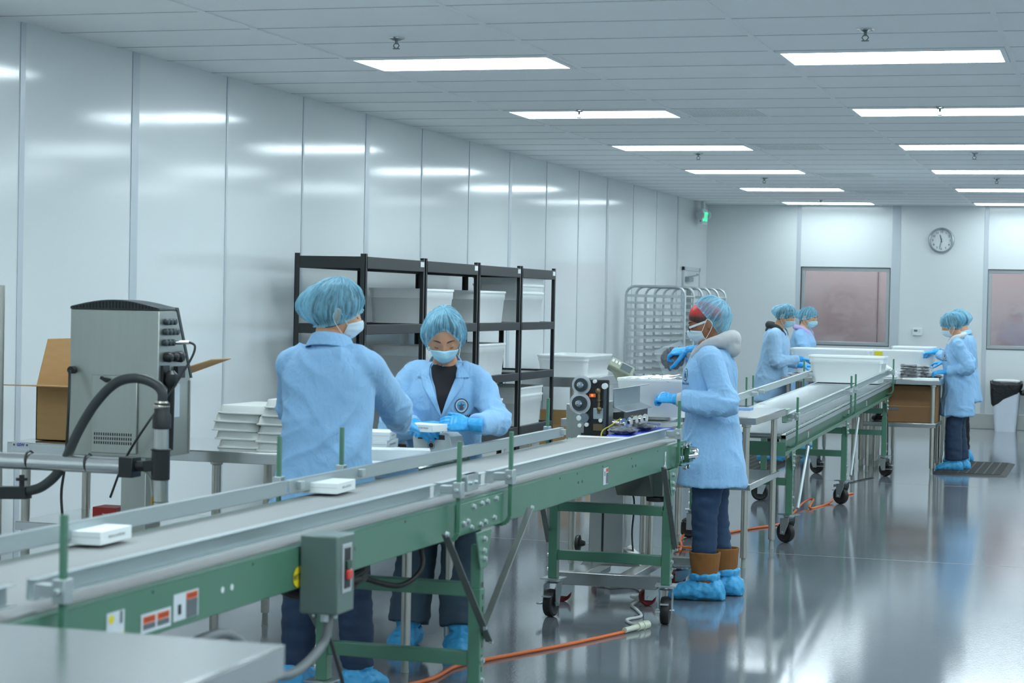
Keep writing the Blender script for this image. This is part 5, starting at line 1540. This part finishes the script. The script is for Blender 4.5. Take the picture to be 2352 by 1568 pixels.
    link_mesh(remesh(g, vox, 3), 'trousers', pants, root, org, jf)
    # ---- boots and shoe covers
    if bh:
        for hj, kn, an, fd in fts:
            g = MB()
            t0, t1 = an+Z*(bh-.02), an-Z*.03
            mid = (kn-an)*.08
            g.rings([[c+V((cos(a)*rr_, sin(a)*rr_, 0)) for a in [2*pi*i/20 for i in range(20)]] for c, rr_ in ((an-Z*.05, .052), (an-Z*.01, .062), (an+Z*.04, .068), (an+Z*(bh*.6), .074), (an+Z*bh+mid, .082), (an+Z*(bh+.004)+mid, .076), (an+Z*(bh-.03)+mid, .068))])
            g.tube([an-fd*.03-Z*.04, an+fd*.09-Z*.045, an+fd*.14-Z*.05], [.055, .05, .03], 14)
            link_mesh(remesh(g, .006, 2), 'boot', mat('suede_brown', rgb(134, 88, 44), .9, 0, .12, 25), root, org, lambda p, n_: n_*.004*noise.noise(p*16))
    for hj, kn, an, fd in fts:
        g = MB(); rs = []
        sd = V((fd.y, -fd.x, 0))
        c0 = V((an.x, an.y, 0)); big = 1.12 if bh else 1.0; bw = 1.42 if bh else 1.0
        for y_, w_, h in ((-.09, .02, .05), (-.08, .04, .085), (-.05, .052, .112), (0, .056, .115), (.045, .058, .10), (.085, .06, .084), (.122, .056, .07), (.15, .042, .052), (.166, .018, .03)):
            rs.append([c0+fd*y_*big+sd*w_*bw*cos(a)*(1 if sin(a) < .2 else 1-.18*sin(a))+Z*max(.003, h*.5*(1+sin(a)*1.0)*big) for a in [2*pi*i/18 for i in range(18)]])
        g.rings(rs)
        g.tube([c0+fd*.0+Z*.10*big, c0+Z*.125*big], [.054*bw, .058*bw], 18)
        def sfn(p, n_):
            w2_ = noise.noise(V((p.x*44, p.y*44, p.z*12+seed)))*.007+(.5-abs(noise.noise(p*24+V((seed, 0, 0)))))*.012
            d_ = n_*w2_
            if p.z+d_.z < .0025: d_.z = .0025-p.z
            return d_
        link_mesh(remesh(g, .006 if vox < .01 else .009, 2), 'shoe_cover', M_SHOE, root, org, sfn)
    # ---- coat: torso, skirt and sleeves in one
    g = MB(); rs = []
    def ring(c, rv_, fv, a, bb, e=2.4, n=28):
        out = []
        for i in range(n):
            x = 2*pi*i/n; cx_, sx_ = cos(x), sin(x)
            out.append(c+rv_*a*math.copysign(abs(cx_)**(2/e), cx_)+fv*bb*math.copysign(abs(sx_)**(2/e), sx_))
        return out
    hz = hc.z
    for z_ in (hem, hem+.02, (hem+hz)/2):
        t = (hz-z_)/max(.05, hz-hem)
        rs.append(ring(V((hc.x, hc.y, z_))+f*.0, r, f, (.195+.025*t)*k*width, (.15+.022*t)*k*depth))
    for t, a, bb, fo in ((0, .19, .148, 0), (.22, .178, .138, .005), (.42, .172, .13, .008), (.6, .178, .132, .012), (.74, .184, .128, .008), (.83, .180, .114, 0), (.90, .152, .097, -.004), (.945, .118, .086, -.004), (.975, .088, .076, .0), (.992, .074, .068, .002)):
        c, u_, fw = pt(min(t, 1))
        if t > 1: c = c+u_*Ls*(t-1)
        rs.append(ring(c+fw*fo, r, fw, a*k*width, bb*k*depth, 2.2))
    g.rings(rs)
    for s, S_, E_, W_r in ((-1, SL, EL, V(wristL)), (1, SR, ER, V(wristR))):
        inn = shp+(S_-shp)*.5+shu*.018
        cuff = E_+(W_r-E_)*.93
        pts = [inn, S_-shu*.006, S_*.68+E_*.32, S_*.3+E_*.7, E_, E_*.65+cuff*.35, E_*.3+cuff*.7, cuff]
        q_ = sleeve*k
        g.tube(spline(pts, 4), [x*q_ for i in range(len(pts)-1) for x in [((.056, .064, .066, .062, .064, .060, .053, .048)[i]*(1-j_/4)+(.056, .064, .066, .062, .064, .060, .053, .048)[i+1]*(j_/4)) for j_ in range(4)]]+[.047*q_], 18)
    cm = remesh(g, vox, 4)
    ELs = [(EL, .16), (ER, .16)]
    def cf(p, n_):
        z_ = p.z
        down = max(0, min(1, (hz+.12-z_)/.45))
        la = p.dot(r); fo_ = p.dot(f)
        v = .013*noise.noise(V((la*12+seed, fo_*12, z_*2.2)))*(.3+down)
        v += .007*noise.noise(V((la*5, fo_*5+seed, z_*5)))
        wv = noise.noise(V((la*5, fo_*5, z_*5+seed)))
        for sg_, am_, fq in ((1, .014, 7), (-1, .010, 11)):
            e1 = (la+fo_*.6)*.57*sg_+z_*.82; e2 = (la+fo_*.6)*.82*sg_-z_*.57
            nn = noise.noise(V((e1*fq*.28+seed, e2*fq+wv*.9, seed*3+sg_)))
            msk = max(0, min(1, .55+1.2*noise.noise(V((la*4+seed, fo_*4, z_*4+sg_*7)))))
            v += am_*msk*(max(0, 1-abs(nn)*3.4)**1.5-.25)
        for E_, rad in ELs:
            d_ = (p-E_).length
            if d_ < rad:
                w_ = (1-d_/rad)
                v += .014*w_*(max(0, 1-3*abs(noise.noise(V((p.x*12, p.y*12, z_*24+seed)))))**1.5-.3)
        return n_*v
    for v in cm.vertices: pass
    ct_ = link_mesh(cm, 'lab_coat', coat, root, org, cf)
    cb = BVHTree.FromPolygons([v.co+org for v in ct_.data.vertices], [tuple(p.vertices) for p in ct_.data.polygons])
    # collar
    info = dict(root=root, org=org, T=T, f=f, r=r, pt=pt, coat=cb, nb=nb, nu=nu, nf=nf, k=k, hs=hs, hc=hc, SL=SL, SR=SR, EL=EL, ER=ER, hf=hf2, hu=hu, hr=hrx, body=bvh, hcen=hcen)
    if collar:
        g = MB(); n = 40; open_ = collar.get('open', .5); hgt = collar.get('h', .05); out = []
        rows = ((.95, .078, .072), (1.0, .074, .069), (1.0+hgt*1.5, .071, .069), (1.0+hgt*1.6, .075, .073), (1.0+hgt*.8, .087, .083), (1.0-hgt*.35, .102, .092))
        for t, a, bb in rows:
            c = nb+nu*Ls*(t-1); row = []
            for i in range(n):
                x = pi/2+open_+(2*pi-2*open_)*i/(n-1)
                fr = abs(x-3*pi/2)/(pi-open_)
                row.append(c+r*a*k*cos(x)+nf*(bb*k*sin(x)+.004)-nu*.05*collar.get('dip', .5)*fr**2*k)
            out.append(row)
        vs = [p for row in out for p in row]
        g.add(vs, [(i*n+j, i*n+j+1, (i+1)*n+j+1, (i+1)*n+j) for i in range(len(out)-1) for j in range(n-1)])
        o = wbuild(g, 'collar', collar.get('m', coat), root, org, angle=180)
        md = o.modifiers.new('t', 'SOLIDIFY'); md.thickness = .003
        md = o.modifiers.new('s', 'SUBSURF'); md.levels = 1; md.render_levels = 1
    # hood lying on the shoulders
    if hood:
        g = MB(); n = 30; pts = []; rad = []
        for i in range(n+1):
            x = pi/2+.5+(2*pi-1.0)*i/n
            bk = max(0, -sin(x))
            c = nb+r*(.098*k*cos(x)*(1+.06*bk))+nf*(.088*k*sin(x)*(1+hood.get('back', .35)*bk)+.006)+nu*(.012+hood.get('up', .02)*bk-.085*max(0, sin(x))**1.5)
            pts.append(c); rad.append((.024+hood.get('fat', .03)*bk)*k)
        g.tube(pts, rad, 14)
        c = nb-nf*(.085+hood.get('drop', .02))*k-nu*(.012-hood.get('lift', 0))
        Mh = Matrix((r, nf, nu)).transposed()
        g.ell(c, (.09*k, (.03+hood.get('fat', .03)*.6)*k, (.03+hood.get('fat', .03)*1.1)*k), 16, 12, M=Mh)
        link_mesh(remesh(g, .007, 10), 'hood', hood['m'], root, org, lambda p, n_: n_*(.005*noise.noise(V((p.x*10, p.y*10, p.z*18+seed)))+.002*noise.noise(p*40)))
        if hood.get('strings'):
            pass
    # ---- hair, net, mask
    g = MB(); rs = []
    nh = 26
    for i in range(13):
        row = []
        for j in range(40):
            ph = 2*pi*j/40; fr = (1+cos(ph))/2
            thm = (hair_front or net_front+.03)*fr+(net_back+.12)*(1-fr)+.25*sin(ph)**2
            th = .03+(thm-.03)*i/12
            p = hpt(sph(th, ph), 0)
            p = p*(1+.075*(1-(i/12)**6)+.008)
            row.append(T(p))
        rs.append(row)
    g.rings(rs, cap=False)
    ho = wbuild(g, 'hair', hair, root, org, angle=180)
    if net:
        nx, ny, nz_, bulge = net
        bd = V((nx, ny, nz_)).normalized()
        g = MB(); rs = []; nv, nu_ = 20, 72; Rt = Matrix.Rotation(net_tilt, 3, 'X'); uvs = []
        for i in range(nv+2):
            v = min(1, i/nv); row = []
            for j in range(nu_):
                ph = 2*pi*j/nu_; fr = (1+cos(ph))/2
                thm = net_front*fr+net_back*(1-fr)+net_side*sin(ph)**2
                th = .02+(thm-.02)*v
                if i == nv+1: th = thm+.07
                d = Rt @ V(sph(th, ph))
                p = hpt(d, 0)
                gr = netgrow*(1-v**5)+.010
                if i >= nv: gr = .010 if i == nv else .016
                pl = sin(ph*19+2*noise.noise(V((ph*2, seed, 0))))*.0022*(.25+v)+.007*noise.noise(d*4+V((seed, 0, 0)))*(1-v*.6)+.003*noise.noise(d*11+V((seed*2, 0, 0)))
                if i >= nv-1: pl = sin(ph*26)*.0028
                bb = max(0, d.dot(bd))**2.2*bulge*(1-v**8)
                row.append(T((p+p.normalized()*(gr+pl)+bd*bb)*(1+(net_scale-1)*(1-v**6))))
            rs.append(row)
        g.rings(rs, cap=False)
        no_ = wbuild(g, 'hair_net', M_NET, root, org, angle=180)
        uvl = no_.data.uv_layers.new(name='cap')
        for lp in no_.data.loops:
            i_, j_ = divmod(lp.vertex_index, nu_)
            a_ = 2*pi*j_/nu_
            uvl.data[lp.index].uv = (cos(a_)*2.2*(.25+i_/nv), sin(a_)*2.2*(.25+i_/nv))
    if mask:
        g = MB(); nu_, nv = 30, 14; vs = []
        for i in range(nv+1):
            v = i/nv
            for j in range(nu_+1):
                u = j/nu_*2-1
                z_ = (-.008-.024*abs(u)**1.5)*(1-v)+(-.118+.034*abs(u)**2)*v
                ph = u*1.18
                sl = max(-.98, min(.98, z_/.113)); cl = sqrt(1-sl*sl)
                p = hpt((cl*sin(ph), cl*cos(ph), sl), .0)
                nose_ = .021*exp(-(u/.20)**2)*max(0, 1-abs(v-.25)/.55)
                puff = .006+.007*sin(pi*v)*(1-u*u)+.0015*sin(v*pi*7)*(1-u**4)
                n2 = V((p.x/.0735, p.y/.094, 0)).normalized()
                p = p+n2*puff+V((0, nose_, 0))
                if v > .8: p.y -= .012*((v-.8)/.2)**2
                vs.append(T(p))
        m_ = nu_+1
        g.add(vs, [(i*m_+j, i*m_+j+1, (i+1)*m_+j+1, (i+1)*m_+j) for i in range(nv) for j in range(nu_)])
        mo = wbuild(g, 'face_mask', mask, root, org, angle=180)
        md = mo.modifiers.new('t', 'SOLIDIFY'); md.thickness = .0018
        for s in (-1, 1):
            a0 = T((s*.071, .034, -.034)); a1 = T((s*.0685, .03, -.082)); e1 = T((s*.083, -.012, .022)); e2 = T((s*.084, -.03, -.006))
            lo = wbuild(MB().tube(spline([a0, T((s*.079, .012, -.006)), e1, e2, T((s*.079, -.016, -.036)), a1], 5), .0016, 6), 'ear_loop', M_LOOP, mo, V((0, 0, 0)))
            lo.data.transform(Matrix.Translation(-org))
    for s in (-1, 1):
        pts = []
        for q_ in [i/8 for i in range(9)]:
            x = s*(.014+.036*q_); z_ = .0265+.006*sin(pi*q_*.8)-.004*q_
            sl = z_/.113; cl = sqrt(1-sl*sl); ph = math.asin(max(-1, min(1, x/.0735/cl)))
            p = hpt((cl*sin(ph), cl*cos(ph), sl), 1.0); pts.append(T(p+V((0, .0012, 0))))
        o = wbuild(MB().tube(pts, [.0012, .0026, .003, .0032, .003, .0027, .0023, .0018, .001], 6), 'eyebrow', M_BROW, root, org)
        pts = [T((s*.031+.0135*t, .0705+.0125*sqrt(max(0, 1-(t*.92)**2-.12))+.0012, -.0015-.0035*(1-t*t))) for t in [i/5-1 for i in range(11)]]
        wbuild(MB().tube(pts, [.0006]+[.0014]*9+[.0006], 6), 'eyelashes', M_BROW, root, org)
    return info

def drape(info, A, Bp, name, m, off=.004, n=6, dirv=None, thick=.0015, solid=True, parent=None):
    """strip of cloth between two outlines, laid onto the coat"""
    cb, org = info['coat'], info['org']
    dv = V(dirv).normalized()
    def rs_(L):
        out = []
        for i in range(len(L)-1):
            for q_ in range(5): out.append(V(L[i]).lerp(V(L[i+1]), q_/5))
        return out+[V(L[-1])]
    A, Bp = rs_(A), rs_(Bp)
    vs = []; k = len(A)
    for i in range(k):
        for j in range(n+1):
            p = V(A[i]).lerp(V(Bp[i]), j/n)
            hit = cb.ray_cast(p-dv*.6, dv)
            if hit[0] is not None: p = hit[0]-dv*off
            vs.append(p)
    m_ = n+1
    g = MB().add(vs, [(i*m_+j, i*m_+j+1, (i+1)*m_+j+1, (i+1)*m_+j) for i in range(k-1) for j in range(n)])
    o = wbuild(g, name, m, parent or info['root'], org, angle=180)
    if solid:
        md = o.modifiers.new('t', 'SOLIDIFY'); md.thickness = thick
    return o

def emblem(info, c, xr, up, dirv, size=.034, word=True):
    """oval badge with dark rim and a small star figure, word below"""
    cb, org = info['coat'], info['org']
    dv = V(dirv).normalized(); xr = V(xr).normalized(); up = V(up).normalized(); c = V(c)
    def proj(b, off):
        out = []
        for v in b.v:
            p = V(v); hit = cb.ray_cast(p-dv*.4, dv)
            if hit[0] is not None: p = hit[0]-dv*off
            out.append(p)
        b.v = [tuple(p) for p in out]; return b
    def egg(k):
        n = 36
        return [c+xr*size*k*cos(t)*(1-.12*(1 if sin(t) < 0 else 0)*abs(sin(t)))+up*size*1.12*k*sin(t) for t in [2*pi*i/n for i in range(n)]]
    def annulus(k0, k1):
        a, b2 = egg(k0), egg(k1); n = len(a)
        return MB().add(a+b2, [(i, (i+1) % n, n+(i+1) % n, n+i) for i in range(n)])
    e = wbuild(proj(annulus(.86, 1.0), .0035), 'emblem', mat('badge_navy', rgb(30, 58, 86), .6), info['root'], org, angle=180)
    inner = MB()
    for a, b2 in ((.84, .68),): 
        q = annulus(a, b2); inner.add(q.v, q.f)
    o = wbuild(proj(inner, .003), 'emblem_band', mat('badge_white', rgb(206, 218, 224), .6), e, V((0, 0, 0)), angle=180); o.data.transform(Matrix.Translation(-org))
    star = MB()
    for t in range(5):
        a = pi/2+2*pi*t/5+.1
        d = xr*cos(a)+up*sin(a); s_ = xr*-sin(a)+up*cos(a)
        star.add([c+s_*size*.16, c+d*size*.62, c-s_*size*.16], [(0, 1, 2)])
    star.add([c+xr*size*.2-up*size*.1, c+xr*size*.26-up*size*.6, c-xr*size*.26-up*size*.6, c-xr*size*.2-up*size*.1], [(0, 1, 2, 3)])
    o = wbuild(proj(star, .0038), 'emblem_figure', mat('badge_slate', rgb(64, 88, 106), .6), e, V((0, 0, 0)), angle=180); o.data.transform(Matrix.Translation(-org))
    dd = MB()
    for sx, sy in ((-.42, .1), (.36, .28), (-.3, .38)):
        q = [c+xr*size*(sx+.13*cos(t))+up*size*(sy+.2*sin(t)) for t in [2*pi*i/10 for i in range(10)]]
        dd.add(q, [tuple(range(10))])
    o = wbuild(proj(dd, .0034), 'emblem_accents', mat('badge_cyan', rgb(96, 190, 214), .6), e, V((0, 0, 0)), angle=180); o.data.transform(Matrix.Translation(-org))
    if word:
        t = text_mesh('BRAIN LAND', .0165, c-up*size*1.55, xr, up, 0, bold=.03)
        wbuild(proj(t, .003), 'badge_word', MATS['badge_navy'], info['root'], org, angle=180)

SK_A = mat('skin_light', rgb(206, 158, 124), .5, 0, .05, 12, sss=.1)
SK_B = mat('skin_tan', rgb(186, 136, 106), .5, 0, .05, 12, sss=.1)
SK_C = mat('skin_brown', rgb(158, 106, 78), .5, 0, .05, 12, sss=.1)

# A: back to the viewer
A = person((-2.92, 7.22), (.02, 1), 1.635, 'person seen from behind in pale blue lab coat and puffy hair net', SK_A,
           (-3.06, 7.66, 1.02), (-2.835, 7.83, 1.035), (.25, 1, -.05), (.12, .9, -.15), (-1, -.3, -.6), (.9, -.25, -.9), head=(.95, .12, 0), lean=.10, hem=.64,
           feet=((-3.04, 7.25, None), (-2.8, 7.3, (.25, 1))), net=(-.35, -1, -.1, .05), net_front=1.25, net_back=1.98, netgrow=.026, collar=dict(open=.7, h=.055, dip=.6),
           pants=M_JEAN, leg_r=(.088, .07, .062), seed=1, mask=M_MASK, width=1.0, hip_fwd=-.02, curlL=(.5, .55, .6, .6), curlR=(.45, .5, .5, .55), hand_n=dict(R=(.6, 0, .8)))
# B: faces the viewer across the packing table
fb = V((.24, -.97, 0)).normalized()
B_ = person((-2.90, 8.60), fb, 1.52, 'person facing the viewer in lab coat over a black top, looking down', SK_B,
            at(1090, 975, 8.22), at(955, 978, 8.3), (-.9, -.25, .05), (.5, -.5, -.1), (.8, .5, -.9), (-.9, .5, -.8), head=(-.1, .42, .03), lean=.16, hem=.57,
            feet=((-2.73, 8.36, (.2, -1)), (-2.98, 8.38, (.0, -1))), net=(0, -.6, .5, .01), net_front=.80, net_back=2.0, netgrow=.034, net_side=.5, pants=M_JEANB, leg_r=(.105, .095, .098), seed=5, mask=M_MASKB,
            width=1.02, curlL=(.45, .5, .5, .55), hand_n=dict(L=(.25, -.75, .6), R=(-.3, -.7, .6)), neck_fwd=.045, collar=dict(open=1.0, h=.05, dip=1.4))
r_, f_ = B_['r'], B_['f']
def chest(t, x, I=B_):
    c, u, fw = I['pt'](t)
    return c+I['r']*x+I['f']*.3
dn = -f_
vL = [(.99, -.044), (.95, -.058), (.88, -.058), (.78, -.042), (.68, -.024), (.60, -.006), (.55, .004)]
vR = [(.99, .044), (.95, .057), (.88, .050), (.78, .034), (.68, .020), (.60, .010), (.55, .005)]
drape(B_, [chest(t, x) for t, x in vL], [chest(t, x) for t, x in vR], 'black_top', M_BLACKC, .003, 10, dn)
lapL = [(1.0, -.075), (.95, -.088), (.90, -.105), (.885, -.118), (.875, -.096), (.78, -.086), (.66, -.046), (.52, .004)]
edgL = [(1.0, -.05), (.95, -.06), (.90, -.057), (.885, -.056), (.875, -.056), (.78, -.040), (.66, -.018), (.52, .008)]
lo_ = drape(B_, [chest(t, x) for t, x in lapL], [chest(t, x) for t, x in edgL], 'lapel', M_COAT, .009, 6, dn)
lo_ = drape(B_, [chest(t, -x+.004) for t, x in lapL], [chest(t, -x+.004) for t, x in edgL], 'lapel', M_COAT, .009, 6, dn)
drape(B_, [chest(t, .0) for t in (.52, .4, .25, .1)], [chest(t, .012) for t in (.52, .4, .25, .1)], 'front_placket', M_COAT, .004, 3, dn)
pc_, pu_, pf_ = B_['pt'](.66)
emblem(B_, chest(.62, -.085), dn.cross(V((0, 0, 1))), V((0, 0, 1)), dn, .03)
# C: red hair, grey hood, profile to the left
fc = V((-.97, -.16, 0)).normalized()
C_ = person((-2.02, 10.42), fc, 1.60, 'person in profile with red hair, glasses, grey hood and brown boots', SK_C,
            at(1560, 918, 10.16), at(1590, 806, 10.62), (-1, .1, .12), (-1, .05, -.05), (.3, -.4, -1), (.4, .6, -1), head=(0, .30, 0), lean=.06, hem=.60,
            feet=((-2.03, 10.33, (-1, -.1)), (-1.97, 10.56, (-1, .1))), net=(0, -1, .5, .02), net_front=1.22, net_back=1.42, net_side=.0, net_tilt=.98, netgrow=.024, hair=red_hair_mat(), cuffs=mat('grey_fleece', rgb(182, 185, 186), .95, 0, .04, 50, bump=.2, bscale=150, bdist=.001), hair_front=1.14, pants=M_JEANS, leg_r=(.098, .07, .058), boots=.14,
            hood=dict(m=mat('grey_fleece', rgb(182, 185, 186), .95, 0, .04, 50, bump=.2, bscale=150, bdist=.001), back=.42, up=.012, fat=.03, drop=.03, lift=.0), seed=9, width=1.0, depth=1.06, curlL=(1.25, 1.3, 1.3, 1.3), curlR=(1.1, 1.2, 1.2, 1.2), hand_n=dict(L=(-.1, -.5, .85), R=(-.2, -.35, .9)), thumbR=1.3, neck_fwd=.0)
# pair at the back left
D1 = person((-3.27, 19.78), (1, -.05), 1.60, 'person with dark hood and blue gloves reaching over the left back table', SK_A,
            at(1838, 838, 20.0), at(1838, 824, 19.7), (1, 0, -.1), (1, 0, -.08), (-.3, .5, -1), (-.3, -.4, -1), head=(0, .35, 0), lean=.16, hem=.6,
            net=(0, -1, -.1, .05), net_front=1.12, net_back=1.85, netgrow=.012, hood=dict(m=mat('dark_fleece', rgb(54, 58, 60), .95), back=.25, up=.0, fat=.012, drop=.0, lift=-.03), seed=13, vox=.011, bvox=.006, mask=M_MASKB, coat=M_COAT2, pants=M_BLACKPANT)
D2 = person((-3.2, 21.3), (1, -.12), 1.57, 'person with lilac collar standing behind the wide white tote at the back left', SK_A,
            at(1905, 850, 21.4), at(1900, 850, 21.1), (1, 0, -.1), (1, 0, -.1), (-.3, .5, -1), (-.3, -.4, -1), head=(.1, .2, 0), lean=.06, hem=.6,
            net=(0, -1, -.35, .07), net_front=1.12, net_back=1.8, netgrow=.01, hood=dict(m=mat('lilac_fleece', rgb(186, 170, 216), .9), back=.15, up=.0, fat=.004, drop=-.01, lift=-.03), seed=17, vox=.011, bvox=.006, mask=M_MASKB, coat=M_COAT, pants=M_JEAN)
# pair at the back right
E1 = person((-1.43, 19.62), (-1, -.12), 1.53, 'person with coat emblem and dark jeans packing at the right back table', SK_A,
            at(2176, 853, 19.5), at(2172, 832, 19.85), (-1, 0, -.1), (-1, 0, -.1), (.5, -.3, -1), (.5, .5, -1), head=(.05, .34, 0), lean=.06, hem=.53,
            feet=((-1.45, 19.55, (-1, -.15)), (-1.39, 19.72, (-1, 0))), net=(0, -1, .25, .05), net_front=1.2, net_back=1.85, netgrow=.02, collar=dict(open=.8, h=.045, dip=.7), hood=dict(m=mat('white_knit', rgb(222, 224, 220), .95), back=.05, up=.02, fat=.0, drop=-.04, lift=.02), seed=21, vox=.011, bvox=.006, pants=M_JEAN, leg_r=(.09, .08, .085), hand_n=dict(L=(0, -.4, .9)))
E2 = person((-1.44, 20.75), (-1, 0.05), 1.57, 'person at the back right mostly hidden behind the worker with the coat emblem', SK_A,
            at(2150, 808, 20.6), at(2155, 808, 20.9), (-1, 0, -.15), (-1, 0, -.15), (.5, -.3, -1), (.5, .5, -1), head=(.1, .3, 0), lean=.06, hem=.62,
            net=(0, -1, -.1, .03), net_front=1.2, net_back=1.95, netgrow=.016, collar=dict(open=.8, h=.045, dip=.7), seed=25, vox=.011, bvox=.006, pants=M_BLACKPANT, leg_r=(.075, .06, .055))
# white knitted collar on the right worker, emblem
dE = -(E1['f']*.72-E1['r']*.70)
emblem(E1, E1['pt'](.68)[0]-E1['r']*.085+E1['f']*.12, dE.cross(V((0, 0, 1))), V((0, 0, 1)), dE, .03)
dC = -(C_['f']*.85-C_['r']*.5)
emblem(C_, C_['pt'](.70)[0]-C_['r']*.10+C_['f']*.13, dC.cross(V((0, 0, 1))), V((0, 0, 1)), dC, .03)

# glasses on the red-haired person (part of the person)
T = C_['T']
def wadd(mb, name, m, I, par=None):
    o = wbuild(mb, name, m, par or I['root'], I['org'])
    return o
b = MB()
for s in (-1, 1):
    ring_ = [T((s*.033+.024*cos(t)*(1), .098, -.001+.0155*sin(t))) for t in [2*pi*i/20 for i in range(20)]]
    b.tube(ring_, .0024, 6, closed=True)
b.tube([T((-.009, .1, .002)), T((0, .104, .005)), T((.009, .1, .002))], .0022, 6)
go = wadd(b, 'glasses', mat('frame_black', rgb(26, 28, 32), .2), C_)
for s in (-1, 1):
    t_ = MB().bar(T((s*.059, .095, .004)), T((s*.079, -.01, .012)), .003, .011, up=tuple(C_['hu']))
    o = wbuild(t_, 'temple_arm', mat('temple_white', rgb(214, 220, 224), .3), go, V((0, 0, 0))); o.data.transform(Matrix.Translation(-C_['org']))

# packet held up in her right hand
hp_ = at(1545, 823, 10.66)
pk = packet(tuple(hp_), 'clear packet of dark pieces held up by the red-haired person', None, None, .13, .12, .03, 0, True, seed=90)
pk.rotation_euler = (radians(80), radians(-22), radians(12))
